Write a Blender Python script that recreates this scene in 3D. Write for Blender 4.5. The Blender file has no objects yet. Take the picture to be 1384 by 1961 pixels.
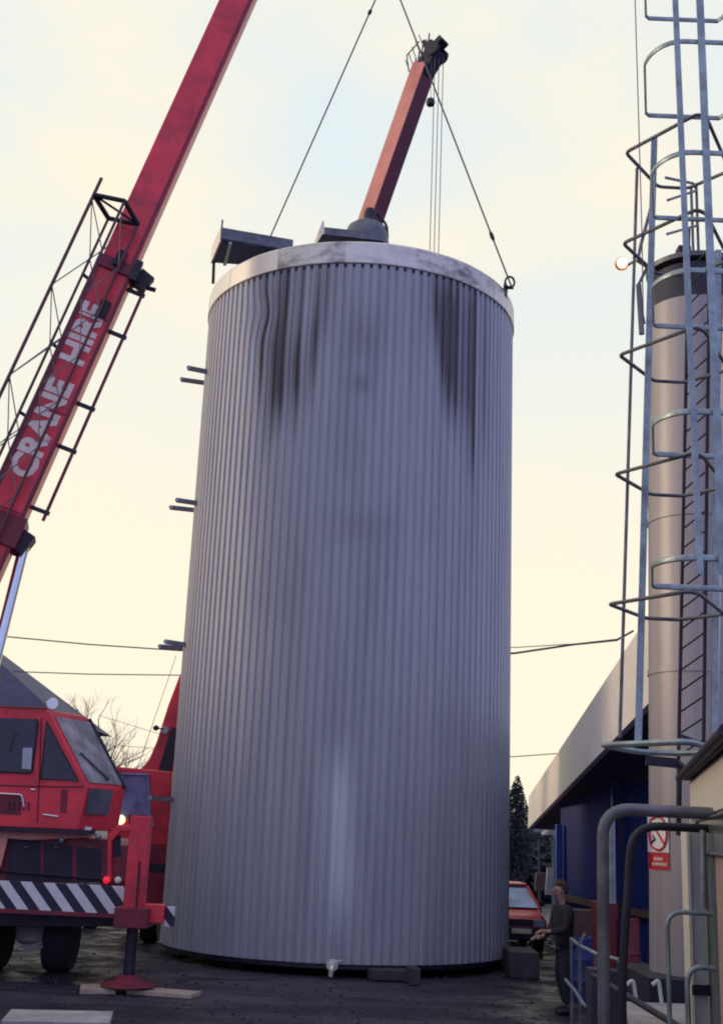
import bpy, bmesh, math, random
from mathutils import Vector, Matrix, noise
random.seed(7)
R = math.radians
S = bpy.context.scene
COL = S.collection

# ------------------------------------------------------------------ camera
EYE = Vector((0, 0, 2.4)); FPX = 2266.0; PITCH = R(15.1); ROLL = R(2.33)
Fw = Vector((0, math.cos(PITCH), math.sin(PITCH)))
U0 = Vector((0, -math.sin(PITCH), math.cos(PITCH))); R0 = Vector((1, 0, 0))
Rt = R0*math.cos(ROLL) + U0*math.sin(ROLL)
Up = -R0*math.sin(ROLL) + U0*math.cos(ROLL)
cd = bpy.data.cameras.new("camera"); cam = bpy.data.objects.new("camera", cd); COL.objects.link(cam)
cam.matrix_world = Matrix(((Rt.x, Up.x, -Fw.x, EYE.x), (Rt.y, Up.y, -Fw.y, EYE.y), (Rt.z, Up.z, -Fw.z, EYE.z), (0, 0, 0, 1)))
cd.sensor_fit = 'VERTICAL'; cd.sensor_height = 36; cd.lens = 36*FPX/1961; cd.clip_end = 3000; cd.clip_start = .05
S.camera = cam
S.view_settings.view_transform = 'Standard'; S.view_settings.look = 'None'
S.view_settings.exposure = 0.08; S.view_settings.gamma = 1
S.render.engine = 'CYCLES'
try: S.cycles.filter_width = 2.0
except Exception: pass

def ray(px, py): return Fw*FPX + Rt*(px-692) + Up*(980.5-py)
def W(px, py, Y):                      # point seen at a photo position, Y metres ahead
    d = ray(px, py); return EYE + d*(Y/d.y)
def Z(px, py, z):                      # same, on a horizontal plane
    d = ray(px, py); return EYE + d*((z-EYE.z)/d.z)
def proj(P):
    v = Vector(P)-EYE; k = FPX/v.dot(Fw); return 692+v.dot(Rt)*k, 980.5-v.dot(Up)*k

# ------------------------------------------------------------------ world: low sun sky, thin cream cloud
SUN_EL, SUN_AZ = R(13), R(-88)         # azimuth from +Y towards +X (so: from the left)
w = bpy.data.worlds.new("World"); S.world = w; w.use_nodes = True
nt = w.node_tree; N = nt.nodes; L = nt.links
for n in list(N): N.remove(n)
def nd(t, **k):
    n = N.new(t)
    for a, b in k.items(): setattr(n, a, b)
    return n
out = nd('ShaderNodeOutputWorld'); bg = nd('ShaderNodeBackground'); bg.inputs['Strength'].default_value = 0.1
sky = nd('ShaderNodeTexSky', sky_type='NISHITA'); sky.sun_disc = False; sky.sun_elevation = SUN_EL; sky.sun_rotation = SUN_AZ
tc = nd('ShaderNodeTexCoord'); nrm = nd('ShaderNodeVectorMath', operation='NORMALIZE'); L.new(tc.outputs['Generated'], nrm.inputs[0])
dt = nd('ShaderNodeVectorMath', operation='DOT_PRODUCT'); L.new(nrm.outputs[0], dt.inputs[0]); dt.inputs[1].default_value = Vector((-0.62, 0.76, .12)).normalized()
mr = nd('ShaderNodeMapRange', interpolation_type='SMOOTHSTEP'); L.new(dt.outputs['Value'], mr.inputs[0])
mr.inputs[1].default_value = -0.55; mr.inputs[2].default_value = 0.55
# cloud pattern in the bright half
mp = nd('ShaderNodeMapping'); mp.inputs['Scale'].default_value = (1.6, 1.6, 3.2); mp.inputs['Location'].default_value = (3.1, .4, 1.3); L.new(nrm.outputs[0], mp.inputs[0])
nz = nd('ShaderNodeTexNoise'); nz.inputs['Scale'].default_value = 1.7; nz.inputs['Detail'].default_value = 5; nz.inputs['Roughness'].default_value = .5; L.new(mp.outputs[0], nz.inputs[0])
sp = nd('ShaderNodeSeparateXYZ'); L.new(nrm.outputs[0], sp.inputs[0])
elr = nd('ShaderNodeMapRange'); L.new(sp.outputs['Z'], elr.inputs[0]); elr.inputs[1].default_value = 0.16; elr.inputs[2].default_value = 0.50; elr.inputs[3].default_value = 0.0; elr.inputs[4].default_value = 1.0
nzr = nd('ShaderNodeMapRange'); L.new(nz.outputs[0], nzr.inputs[0]); nzr.inputs[1].default_value = .34; nzr.inputs[2].default_value = .60
mul = nd('ShaderNodeMath', operation='MULTIPLY'); L.new(elr.outputs[0], mul.inputs[0]); L.new(nzr.outputs[0], mul.inputs[1])
cw = nd('ShaderNodeMix', data_type='RGBA'); L.new(mul.outputs[0], cw.inputs[0])
cw.inputs[6].default_value = (10.6, 9.5, 7.35, 1); cw.inputs[7].default_value = (7.9, 8.8, 9.0, 1)
bk = nd('ShaderNodeMix', data_type='RGBA'); L.new(mr.outputs[0], bk.inputs[0])
bk.inputs[6].default_value = (5.7, 6.2, 10.4, 1); L.new(cw.outputs[2], bk.inputs[7])
fin = nd('ShaderNodeMix', data_type='RGBA'); fin.inputs[0].default_value = .93; L.new(sky.outputs[0], fin.inputs[6]); L.new(bk.outputs[2], fin.inputs[7])
L.new(fin.outputs[2], bg.inputs['Color']); L.new(bg.outputs[0], out.inputs['Surface'])

sd = bpy.data.lights.new("sun", 'SUN'); sd.energy = 1.35; sd.angle = R(9); sd.color = (1, .76, .52)
so = bpy.data.objects.new("sun", sd); COL.objects.link(so)
sv = Vector((math.sin(SUN_AZ)*math.cos(SUN_EL), math.cos(SUN_AZ)*math.cos(SUN_EL), math.sin(SUN_EL)))
so.rotation_euler = sv.to_track_quat('Z', 'Y').to_euler(); so.location = (-20, 5, 20)

# ------------------------------------------------------------------ materials
MATS = {}
def mat(name, col, rough=.6, metal=0, var=.25, scale=3, bump=.15, spec=.5, emit=None, dirt=None, dirt_amt=.5, stretch=(1, 1, 1)):
    if name in MATS: return MATS[name]
    m = bpy.data.materials.new(name); m.use_nodes = True; t = m.node_tree; b = t.nodes['Principled BSDF']
    b.inputs['Roughness'].default_value = rough; b.inputs['Metallic'].default_value = metal
    b.inputs['Specular IOR Level'].default_value = spec
    c = t.nodes.new('ShaderNodeTexCoord'); mp = t.nodes.new('ShaderNodeMapping'); mp.inputs['Scale'].default_value = stretch
    t.links.new(c.outputs['Object'], mp.inputs[0])
    n = t.nodes.new('ShaderNodeTexNoise'); n.inputs['Scale'].default_value = scale; n.inputs['Detail'].default_value = 6; n.inputs['Roughness'].default_value = .6
    t.links.new(mp.outputs[0], n.inputs[0])
    r = t.nodes.new('ShaderNodeMapRange'); r.inputs[1].default_value = .3; r.inputs[2].default_value = .7; t.links.new(n.outputs[0], r.inputs[0])
    x = t.nodes.new('ShaderNodeMix'); x.data_type = 'RGBA'; t.links.new(r.outputs[0], x.inputs[0])
    x.inputs[6].default_value = (*[v*(1-var) for v in col], 1); x.inputs[7].default_value = (*[min(1, v*(1+var)) for v in col], 1)
    last = x.outputs[2]
    if dirt:
        n2 = t.nodes.new('ShaderNodeTexNoise'); n2.inputs['Scale'].default_value = scale*.6; n2.inputs['Detail'].default_value = 8; n2.inputs['Roughness'].default_value = .7
        mp2 = t.nodes.new('ShaderNodeMapping'); mp2.inputs['Location'].default_value = (5, 3, 9); mp2.inputs['Scale'].default_value = stretch
        t.links.new(c.outputs['Object'], mp2.inputs[0]); t.links.new(mp2.outputs[0], n2.inputs[0])
        r2 = t.nodes.new('ShaderNodeMapRange'); r2.inputs[1].default_value = .5; r2.inputs[2].default_value = .68; r2.inputs[4].default_value = dirt_amt; t.links.new(n2.outputs[0], r2.inputs[0])
        y = t.nodes.new('ShaderNodeMix'); y.data_type = 'RGBA'; t.links.new(r2.outputs[0], y.inputs[0]); t.links.new(last, y.inputs[6]); y.inputs[7].default_value = (*dirt, 1); last = y.outputs[2]
    t.links.new(last, b.inputs['Base Color'])
    if bump:
        bp = t.nodes.new('ShaderNodeBump'); bp.inputs['Strength'].default_value = bump; bp.inputs['Distance'].default_value = .02
        n3 = t.nodes.new('ShaderNodeTexNoise'); n3.inputs['Scale'].default_value = scale*6; n3.inputs['Detail'].default_value = 4; t.links.new(c.outputs['Object'], n3.inputs[0])
        t.links.new(n3.outputs[0], bp.inputs['Height']); t.links.new(bp.outputs[0], b.inputs['Normal'])
    if emit: b.inputs['Emission Color'].default_value = (*emit[:3], 1); b.inputs['Emission Strength'].default_value = emit[3]
    MATS[name] = m; return m

RED = mat('red paint', (.74, .036, .06), .42, 0, .22, 1.6, .08, dirt=(.12, .02, .03), dirt_amt=.6)
REDD = mat('old red paint', (.20, .012, .032), .5, 0, .3, 2.2, .1, dirt=(.05, .015, .03), dirt_amt=.7)
MAROON = mat('dark maroon tube', (.085, .016, .035), .5, 0, .3, 4, .1)
REDP = mat('lightened red paint', (.70, .27, .22), .5, 0, .15, 1.2, .08, dirt=(.5, .14, .12), dirt_amt=.5)  # lightened red; on the far boom it carries the sunlit side
BLACK = mat('black grease steel', (.018, .014, .03), .55, .2, .4, 4, .2)
DARK = mat('dark navy steel', (.022, .019, .036), .6, .2, .4, 3, .2)  # even navy-black base colour
RUBBER = mat('rubber', (.02, .018, .026), .8, 0, .3, 6, .3)
GALV = mat('galvanised steel', (.27, .33, .35), .42, .55, .3, 7, .15, dirt=(.16, .15, .19), dirt_amt=.6)
GALVD = mat('weathered steel tube', (.13, .135, .16), .5, .4, .35, 6, .2, dirt=(.06, .04, .07))
CHROME = mat('polished rod', (.6, .66, .72), .12, 1, .05, 3, 0)
GLASS = mat('dark glazing', (.02, .018, .04), .08, 0, .6, 1.4, .02, spec=.45)
CREAM = mat('cream painted board', (.82, .77, .72), .6, 0, .08, 1.2, .1, dirt=(.5, .44, .42), dirt_amt=.35)
WHITE = mat('white paint', (.78, .78, .76), .5, 0, .08, 4, .05)
WIRE = mat('steel rope', (.11, .07, .11), .5, .5, .3, 20, .2)
CONC = mat('concrete', (.33, .30, .30), .85, 0, .25, 3, .5, dirt=(.14, .12, .15), dirt_amt=.6)
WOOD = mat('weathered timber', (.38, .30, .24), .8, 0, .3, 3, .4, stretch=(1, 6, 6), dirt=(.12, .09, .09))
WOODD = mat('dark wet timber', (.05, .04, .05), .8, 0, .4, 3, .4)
BLUE = mat('blue cladding', (.006, .026, .19), .5, 0, .3, 1.5, .1, dirt=(.01, .02, .08), dirt_amt=.6)
BLUEB = mat('bright blue paint', (.02, .09, .42), .5, 0, .2, 3, .1)
SLATE = mat('slate roof', (.035, .04, .09), .7, 0, .3, 2, .4, stretch=(1, 1, 3))
SKIN = mat('skin', (.34, .19, .15), .5, 0, .1, 8, .05)
COAT = mat('dark donkey jacket', (.018, .013, .02), .85, 0, .3, 9, .3)
TROUS = mat('dark blue work trousers', (.010, .011, .026), .85, 0, .3, 9, .3)
BARK = mat('bare bark', (.17, .12, .13), .9, 0, .3, 6, .4)
BRICK = mat('dark brick', (.16, .07, .06), .85, 0, .35, 9, .4)

# ------------------------------------------------------------------ mesh builder
ORG = {}
class MB:
    def __init__(s): s.bm = bmesh.new()
    def quad(s, *p):
        return s.bm.faces.new([s.bm.verts.new(q) for q in p])
    def prism(s, pts, vec):            # polygon extruded by a vector
        vec = Vector(vec); a = [s.bm.verts.new(p) for p in pts]; b = [s.bm.verts.new(Vector(p)+vec) for p in pts]; n = len(a)
        s.bm.faces.new(a); s.bm.faces.new(b[::-1])
        for i in range(n): s.bm.faces.new((a[i], b[i], b[(i+1) % n], a[(i+1) % n]))
        return s
    def box(s, c, d, rz=0):
        M = Matrix.Translation(Vector(c)) @ Matrix.Rotation(rz, 4, 'Z')
        x, y, z = [q/2 for q in d]
        s.prism([M @ Vector(p) for p in ((-x, -y, -z), (x, -y, -z), (x, y, -z), (-x, y, -z))], (0, 0, 2*z)); return s
    def beam(s, p0, p1, wd, h, side=None, w1=None, h1=None):   # box beam; side = direction of its width
        p0, p1 = Vector(p0), Vector(p1); a = (p1-p0).normalized()
        if side is None: side = a.cross(Vector((0, 0, 1)) if abs(a.z) < .95 else Vector((0, 1, 0)))
        sx = (side - a*side.dot(a)).normalized(); n = a.cross(sx)
        w1 = w1 or wd; h1 = h1 or h
        A = [s.bm.verts.new(p0+sx*i*wd/2+n*j*h/2) for i, j in ((-1, -1), (1, -1), (1, 1), (-1, 1))]
        B = [s.bm.verts.new(p1+sx*i*w1/2+n*j*h1/2) for i, j in ((-1, -1), (1, -1), (1, 1), (-1, 1))]
        s.bm.faces.new(A); s.bm.faces.new(B[::-1])
        for i in range(4): s.bm.faces.new((A[i], B[i], B[(i+1) % 4], A[(i+1) % 4]))
        return s
    def tube(s, pts, r, n=8, closed=False, flat=None):
        pts = [Vector(p) for p in pts]; m = len(pts); rings = []; ref = None
        for i, p in enumerate(pts):
            a = pts[(i-1) % m] if (i or closed) else p; b = pts[(i+1) % m] if (i < m-1 or closed) else p
            t = (b-a).normalized()
            if ref is None: ref = t.cross(Vector((0, 0, 1)) if abs(t.z) < .9 else Vector((1, 0, 0))).normalized()
            ref = (ref - t*ref.dot(t)).normalized(); v = t.cross(ref)
            rr = r[i] if isinstance(r, (list, tuple)) else r
            fx, fy = flat or (1, 1)
            rings.append([s.bm.verts.new(p + ref*math.cos(2*math.pi*k/n)*rr*fx + v*math.sin(2*math.pi*k/n)*rr*fy) for k in range(n)])
        for i in range(m if closed else m-1):
            A, B = rings[i], rings[(i+1) % m]
            for k in range(n): s.bm.faces.new((A[k], A[(k+1) % n], B[(k+1) % n], B[k]))
        if not closed: s.bm.faces.new(rings[0][::-1]); s.bm.faces.new(rings[-1])
        return s
    def lathe(s, c, prof, n=32, axis=(0, 0, 1)):   # prof: (r, h)
        c = Vector(c); q = Vector((0, 0, 1)).rotation_difference(Vector(axis)); rings = []
        for r, h in prof:
            rings.append([s.bm.verts.new(c + q @ Vector((r*math.cos(2*math.pi*k/n), r*math.sin(2*math.pi*k/n), h))) for k in range(n)])
        for A, B in zip(rings, rings[1:]):
            for k in range(n): s.bm.faces.new((A[k], A[(k+1) % n], B[(k+1) % n], B[k]))
        s.bm.faces.new(rings[0][::-1]); s.bm.faces.new(rings[-1])
        return s
    def build(s, name, m, parent=None, bevel=0, smooth=True, org=None):
        bmesh.ops.recalc_face_normals(s.bm, faces=s.bm.faces)
        me = bpy.data.meshes.new(name); s.bm.to_mesh(me); s.bm.free()
        return finish(name, me, m, parent, bevel, smooth, org)
def finish(name, me, m, parent=None, bevel=0, smooth=True, org=None):
    if parent is not None: o_ = ORG[parent.name]
    elif org is not None: o_ = Vector(org)
    else:
        cs = [v.co for v in me.vertices]; o_ = Vector((sum(c.x for c in cs)/len(cs), sum(c.y for c in cs)/len(cs), min(c.z for c in cs)))
    me.transform(Matrix.Translation(-o_))
    if smooth: me.shade_smooth(); me.set_sharp_from_angle(angle=R(35))
    me.materials.append(m)
    o = bpy.data.objects.new(name, me); COL.objects.link(o); ORG[o.name] = o_.copy()
    if parent is not None: o.parent = parent
    else: o.location = o_
    if bevel:
        b = o.modifiers.new('bevel', 'BEVEL'); b.width = bevel; b.segments = 2; b.limit_method = 'ANGLE'; b.harden_normals = False
    return o
def thing(name, label, cat, loc, group=None):
    o = bpy.data.objects.new(name, None); COL.objects.link(o); o.location = loc; o.empty_display_size = .2
    ORG[o.name] = Vector(loc); return tag(o, label, cat, group)
def tag(o, label, cat, group=None):
    o['label'] = label; o['category'] = cat
    if group: o['group'] = group
    return o
def struct(o): o['kind'] = 'structure'; return o
def arcpts(pts, rad, seg=5):           # round the corners of an open polyline
    pts = [Vector(p) for p in pts]; o = [pts[0]]
    for i in range(1, len(pts)-1):
        a = (pts[i-1]-pts[i]); b = (pts[i+1]-pts[i]); r_ = min(rad, a.length*.45, b.length*.45)
        A = pts[i]+a.normalized()*r_; B = pts[i]+b.normalized()*r_
        for k in range(seg+1):
            t = k/seg; o.append(A*(1-t)**2 + pts[i]*2*t*(1-t) + B*t*t)
    o.append(pts[-1]); return o

# ------------------------------------------------------------------ ground
def ground_mat():
    m = bpy.data.materials.new('yard surface'); m.use_nodes = True; t = m.node_tree; b = t.nodes['Principled BSDF']
    c = t.nodes.new('ShaderNodeTexCoord')
    def nz(sc, det, loc, st=(1, 1, 1)):
        mp = t.nodes.new('ShaderNodeMapping'); mp.inputs['Location'].default_value = loc; mp.inputs['Scale'].default_value = st; t.links.new(c.outputs['Object'], mp.inputs[0])
        n = t.nodes.new('ShaderNodeTexNoise'); n.inputs['Scale'].default_value = sc; n.inputs['Detail'].default_value = det; n.inputs['Roughness'].default_value = .62; t.links.new(mp.outputs[0], n.inputs[0]); return n
    def rg(n, a, b_, lo=0, hi=1):
        r = t.nodes.new('ShaderNodeMapRange'); r.inputs[1].default_value = a; r.inputs[2].default_value = b_; r.inputs[3].default_value = lo; r.inputs[4].default_value = hi; t.links.new(n.outputs[0], r.inputs[0]); return r
    def mix(f, A, B):
        x = t.nodes.new('ShaderNodeMix'); x.data_type = 'RGBA'; t.links.new(f.outputs[0], x.inputs[0])
        for i, q in ((6, A), (7, B)):
            if isinstance(q, tuple): x.inputs[i].default_value = (*q, 1)
            else: t.links.new(q, x.inputs[i])
        return x.outputs[2]
    big = rg(nz(.35, 6, (2, 7, 0), (.5, 1.6, 1)), .42, .60); sm = rg(nz(9, 6, (0, 0, 0)), .3, .7); oil = rg(nz(.9, 8, (11, 3, 0), (.6, 2, 1)), .55, .62)
    c1 = mix(sm, (.008, .006, .017), (.016, .013, .029)); c2 = mix(sm, (.036, .029, .046), (.062, .052, .070))
    cc = mix(big, c1, c2); cc = mix(oil, cc, (.008, .006, .014)); t.links.new(cc, b.inputs['Base Color'])
    rr = rg(nz(1.3, 5, (4, 4, 0)), .38, .62, .32, .9); t.links.new(rr.outputs[0], b.inputs['Roughness']); b.inputs['Specular IOR Level'].default_value = .35
    bp = t.nodes.new('ShaderNodeBump'); bp.inputs['Strength'].default_value = .6; bp.inputs['Distance'].default_value = .03
    n = nz(14, 8, (0, 0, 0)); t.links.new(n.outputs[0], bp.inputs['Height']); t.links.new(bp.outputs[0], b.inputs['Normal']); return m
g = MB(); K = 60
for i in range(K):
    for j in range(K): pass
g.quad((-900, -60, 0), (900, -60, 0), (900, 2200, 0), (-900, 2200, 0))
struct(g.build('ground', ground_mat(), smooth=False, org=(0, 0, 0)))

rg0 = random.Random(11); gm = MB()
for i in range(2600):
    y = 14.5+rg0.random()**1.4*26; x = rg0.uniform(-.36, .36)*y; q = rg0.uniform(.008, .03); a = rg0.uniform(0, 3)
    gm.prism([(x+q*math.cos(a+k*1.571)*rg0.uniform(.6, 1.3), y+q*math.sin(a+k*1.571)*rg0.uniform(.6, 1.3), 0) for k in range(4)], (0, 0, q*.8))
gv = gm.build('gravel', mat('loose grit', (.05, .042, .06), .9, 0, .6, 2, .2), smooth=False, org=(0, 20, 0)); gv['kind'] = 'stuff'; gv['label'] = 'loose grit and small stones scattered over the dark yard'; gv['category'] = 'gravel'

# ------------------------------------------------------------------ storage tank
TY = 24.7; TR = 3.38; TZ0 = .22; TZ1 = 13.28
tc0 = W(640, 1822, TY); TC = Vector((tc0.x, TY, 0))
tank = thing('storage_tank', 'tall grey ribbed cylindrical tank hanging just above the yard, streaked with dark stains', 'storage tank', TC)
NR = 125; PROF = [(0, .032), (.30, .032), (.36, .028), (.44, .004), (.50, 0), (.60, 0), (.68, .004), (.76, .028), (.82, .032)]
rnd = [random.random() for _ in range(NR)]; rnd2 = [random.gauss(0, 1) for _ in range(NR)]
def sst(a, b, x):
    t = max(0, min(1, (x-a)/(b-a))); return t*t*(3-2*t)
def bump2(x, c, wl, wr):
    d = (x-c)/(wl if x < c else wr); return math.exp(-d*d)
def lerpt(x, tab):
    if x <= tab[0][0]: return tab[0][1]
    for (a, b), (c, d) in zip(tab, tab[1:]):
        if x <= c: return b+(d-b)*(x-a)/(c-a)
    return tab[-1][1]
def stain(px, py, rib, gr=1.0):
    v = rnd[rib]; jit = (rnd[(rib*7+3) % NR]-.5)
    s = 0.0
    if 470 < px < 680:
        end = lerpt(px, [(480, 700), (505, 910), (530, 880), (575, 850), (600, 770), (630, 690), (660, 600)])+jit*50
        inten = lerpt(px, [(478, 0), (505, .55), (535, .95), (590, .9), (612, .55), (650, .3), (680, 0)])
        topf = lerpt(py, [(500, .45), (600, .62), (700, 1), (860, 1)])
        s += inten*topf*(1-sst(end-190, end+10, py))*(.12+1.2*v)*gr
    if 790 < px < 960:
        end = lerpt(px, [(800, 640), (830, 720), (850, 860), (880, 925), (915, 985), (950, 960)])+jit*50
        inten = lerpt(px, [(795, 0), (822, .85), (845, .8), (868, .6), (905, .9), (932, .5), (960, 0)])
        topf = lerpt(py, [(520, .35), (600, .9), (690, .95), (960, .8)])
        s += inten*topf*(1-sst(end-200, end+10, py))*(.08+1.25*v)*gr
    s += .26*math.exp(-((px-690)/20)**2-((py-735)/20)**2)*(.6+.8*v)
    s += .13*math.exp(-((px-690)/70)**2-((py-1010)/34)**2)
    s += .20*math.exp(-((px-700)/40)**2-((py-640)/60)**2)
    nn = noise.noise(Vector((px*.02, py*.008, 3)))
    s *= 1.30+.5*nn
    s += .20*max(0, noise.noise(Vector((rib*.37, py*.004, 9))))+.10*rnd[(rib//6*5) % NR]
    return max(0, min(.93, s))
def pale(px, py, rib):  # sun glint painted into the lower ribs as lighter streaks
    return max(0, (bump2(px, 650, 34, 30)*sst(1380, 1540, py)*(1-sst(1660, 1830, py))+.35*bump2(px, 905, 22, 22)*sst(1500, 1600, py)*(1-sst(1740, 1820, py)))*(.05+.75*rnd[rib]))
ROWS = 110
me = bpy.data.meshes.new('cladding'); vs = []; fs = []; st = []; glint = []; npf = len(PROF); NC = NR*npf
for r in range(ROWS+1):
    z = TZ0 + (TZ1-TZ0)*r/ROWS
    for i in range(NR):
        for (f, d) in PROF:
            th = -math.pi/2 + 2*math.pi*(i+f-NR/2)/NR
            rr = TR + d - .016
            x = TC.x + rr*math.cos(th); y = TC.y + rr*math.sin(th)
            p = proj((x, y, z))
            # dented sheets near the top left
            dn = math.exp(-((p[0]-500)/26)**2-((p[1]-600)/50)**2) if p[1] < 760 else 0
            dn2 = math.exp(-((p[0]-575)/45)**2-((p[1]-700)/110)**2) if p[1] < 960 else 0
            if y < TC.y:
                th += dn*.022*math.sin((p[1]-560)/26); rr += -.05*dn2*math.sin(p[1]/60+rnd2[i]*.3) - .03*dn
            x = TC.x + rr*math.cos(th); y = TC.y + rr*math.sin(th)
            vs.append((x, y, z))
            if y < TC.y+.5: st.append(stain(p[0], p[1], i, 1.3 if .3 < f < .78 else .9)); glint.append(pale(p[0], p[1], i))
            else: st.append(0); glint.append(0)
for r in range(ROWS):
    for k in range(NC):
        k2 = (k+1) % NC; fs.append((r*NC+k, r*NC+k2, (r+1)*NC+k2, (r+1)*NC+k))
me.from_pydata(vs, [], fs)
a = me.attributes.new('stain', 'FLOAT', 'POINT'); a.data.foreach_set('value', st)
a = me.attributes.new('pale', 'FLOAT', 'POINT'); a.data.foreach_set('value', glint)
def clad_mat():
    m = bpy.data.materials.new('grey ribbed cladding'); m.use_nodes = True; t = m.node_tree; b = t.nodes['Principled BSDF']
    c = t.nodes.new('ShaderNodeTexCoord')
    mp = t.nodes.new('ShaderNodeMapping'); mp.inputs['Scale'].default_value = (3, 3, .16); t.links.new(c.outputs['Object'], mp.inputs[0])
    n = t.nodes.new('ShaderNodeTexNoise'); n.inputs['Scale'].default_value = 1.6; n.inputs['Detail'].default_value = 7; n.inputs['Roughness'].default_value = .65; t.links.new(mp.outputs[0], n.inputs[0])
    r = t.nodes.new('ShaderNodeMapRange'); r.inputs[1].default_value = .3; r.inputs[2].default_value = .7; t.links.new(n.outputs[0], r.inputs[0])
    x = t.nodes.new('ShaderNodeMix'); x.data_type = 'RGBA'; t.links.new(r.outputs[0], x.inputs[0]); x.inputs[6].default_value = (.31, .325, .38, 1); x.inputs[7].default_value = (.41, .415, .46, 1)
    n5 = t.nodes.new('ShaderNodeTexNoise'); n5.inputs['Scale'].default_value = 22; n5.inputs['Detail'].default_value = 5; t.links.new(c.outputs['Object'], n5.inputs[0])
    h = t.nodes.new('ShaderNodeMix'); h.data_type = 'RGBA'; h.blend_type = 'OVERLAY'; h.inputs[0].default_value = .14; t.links.new(x.outputs[2], h.inputs[6]); t.links.new(n5.outputs[0], h.inputs[7])
    at = t.nodes.new('ShaderNodeAttribute'); at.attribute_name = 'stain'
    y = t.nodes.new('ShaderNodeMix'); y.data_type = 'RGBA'; t.links.new(at.outputs['Fac'], y.inputs[0]); t.links.new(h.outputs[2], y.inputs[6]); y.inputs[7].default_value = (.052, .038, .052, 1)
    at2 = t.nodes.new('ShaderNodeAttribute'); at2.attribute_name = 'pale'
    q = t.nodes.new('ShaderNodeMix'); q.data_type = 'RGBA'; t.links.new(at2.outputs['Fac'], q.inputs[0]); t.links.new(y.outputs[2], q.inputs[6]); q.inputs[7].default_value = (.74, .78, .80, 1)  # painted glint mixed over the cladding colour
    t.links.new(q.outputs[2], b.inputs['Base Color'])
    b.inputs['Metallic'].default_value = .04; b.inputs['Roughness'].default_value = .56
    bp = t.nodes.new('ShaderNodeBump'); bp.inputs['Strength'].default_value = .12; bp.inputs['Distance'].default_value = .02; t.links.new(n5.outputs[0], bp.inputs['Height']); t.links.new(bp.outputs[0], b.inputs['Normal'])
    return m
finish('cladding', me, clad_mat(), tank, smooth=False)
# top flashing band (separate sheets, left ones lighter and clean, the rest stained)
BZ0 = TZ1-.03; BZ1 = TZ1+.44
def band_mat():
    m = bpy.data.materials.new('bright flashing sheet'); m.use_nodes = True; t = m.node_tree; b = t.nodes['Principled BSDF']
    c = t.nodes.new('ShaderNodeTexCoord'); n = t.nodes.new('ShaderNodeTexNoise'); n.inputs['Scale'].default_value = 1.3; n.inputs['Detail'].default_value = 9; n.inputs['Roughness'].default_value = .72
    mp = t.nodes.new('ShaderNodeMapping'); mp.inputs['Scale'].default_value = (1.2, 1.2, 2.2); t.links.new(c.outputs['Object'], mp.inputs[0]); t.links.new(mp.outputs[0], n.inputs[0])
    r = t.nodes.new('ShaderNodeMapRange'); r.inputs[1].default_value = .46; r.inputs[2].default_value = .64; t.links.new(n.outputs[0], r.inputs[0])
    x = t.nodes.new('ShaderNodeMix'); x.data_type = 'RGBA'; at0 = t.nodes.new('ShaderNodeAttribute'); at0.attribute_name = 'sheet'
    q1 = t.nodes.new('ShaderNodeMapRange'); q1.inputs[1].default_value = .86; q1.inputs[2].default_value = 1.0; q1.inputs[3].default_value = 1; q1.inputs[4].default_value = 0; t.links.new(at0.outputs['Fac'], q1.inputs[0])
    q2 = t.nodes.new('ShaderNodeMath'); q2.operation = 'MULTIPLY'; t.links.new(q1.outputs[0], q2.inputs[0]); t.links.new(r.outputs[0], q2.inputs[1])
    t.links.new(q2.outputs[0], x.inputs[0]); x.inputs[6].default_value = (.72, .68, .62, 1); x.inputs[7].default_value = (.22, .18, .20, 1)
    at = t.nodes.new('ShaderNodeAttribute'); at.attribute_name = 'sheet'
    y = t.nodes.new('ShaderNodeMix'); y.data_type = 'RGBA'; y.blend_type = 'MULTIPLY'; y.inputs[0].default_value = 1; t.links.new(x.outputs[2], y.inputs[6]); t.links.new(at.outputs['Color'], y.inputs[7])
    t.links.new(y.outputs[2], b.inputs['Base Color']); b.inputs['Metallic'].default_value = .4; b.inputs['Roughness'].default_value = .36
    return m
me = bpy.data.meshes.new('top_band'); vs = []; fs = []; cl = []
NS = 30; K = 10
sheet_tone = [.9]*14+[1, 1, 1, 1, 1, 1, .80, .84, .93, .95, .84, .80, .76, .84, .9, .86]
for sct in range(NS):
    base = len(vs); off = .028+.004*(sct % 2)
    for k in range(K+1):
        th = 2*math.pi*(sct+k/K*1.01)/NS; cs, sn = math.cos(th), math.sin(th)
        for (dr, z) in ((off, BZ0-.02), (off+.014, BZ0), (off, BZ1-.04), (off-.03, BZ1), (-.35, BZ1+.03)):
            vs.append((TC.x+(TR+dr)*cs, TC.y+(TR+dr)*sn, z)); cl.append(sheet_tone[sct])
    for k in range(K):
        for j in range(4): fs.append((base+k*5+j, base+(k+1)*5+j, base+(k+1)*5+j+1, base+k*5+j+1))
me.from_pydata(vs, [], fs)
a = me.attributes.new('sheet', 'FLOAT_COLOR', 'POINT')
for i, v in enumerate(cl): a.data[i].color = (v, v, v, 1)
finish('top_band', me, band_mat(), tank)
MB().lathe(TC, [(TR-.3, BZ1+.0), (TR-.6, BZ1+.08), (1.4, BZ1+.42), (.02, BZ1+.55)], 64).build('roof', GALVD, tank)
MB().lathe(TC, [(TR-.06, .12), (TR-.02, .14), (TR-.03, TZ0+.06)], 96).build('base_ring', BLACK, tank)
# black ring drawn as the shadow line under the band
MB().lathe(TC, [(TR-.02, BZ0-.075), (TR+.012, BZ0-.075), (TR+.012, BZ0-.03), (TR-.02, BZ0-.03)], 96).build('shadow_ring', BLACK, tank)
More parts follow.
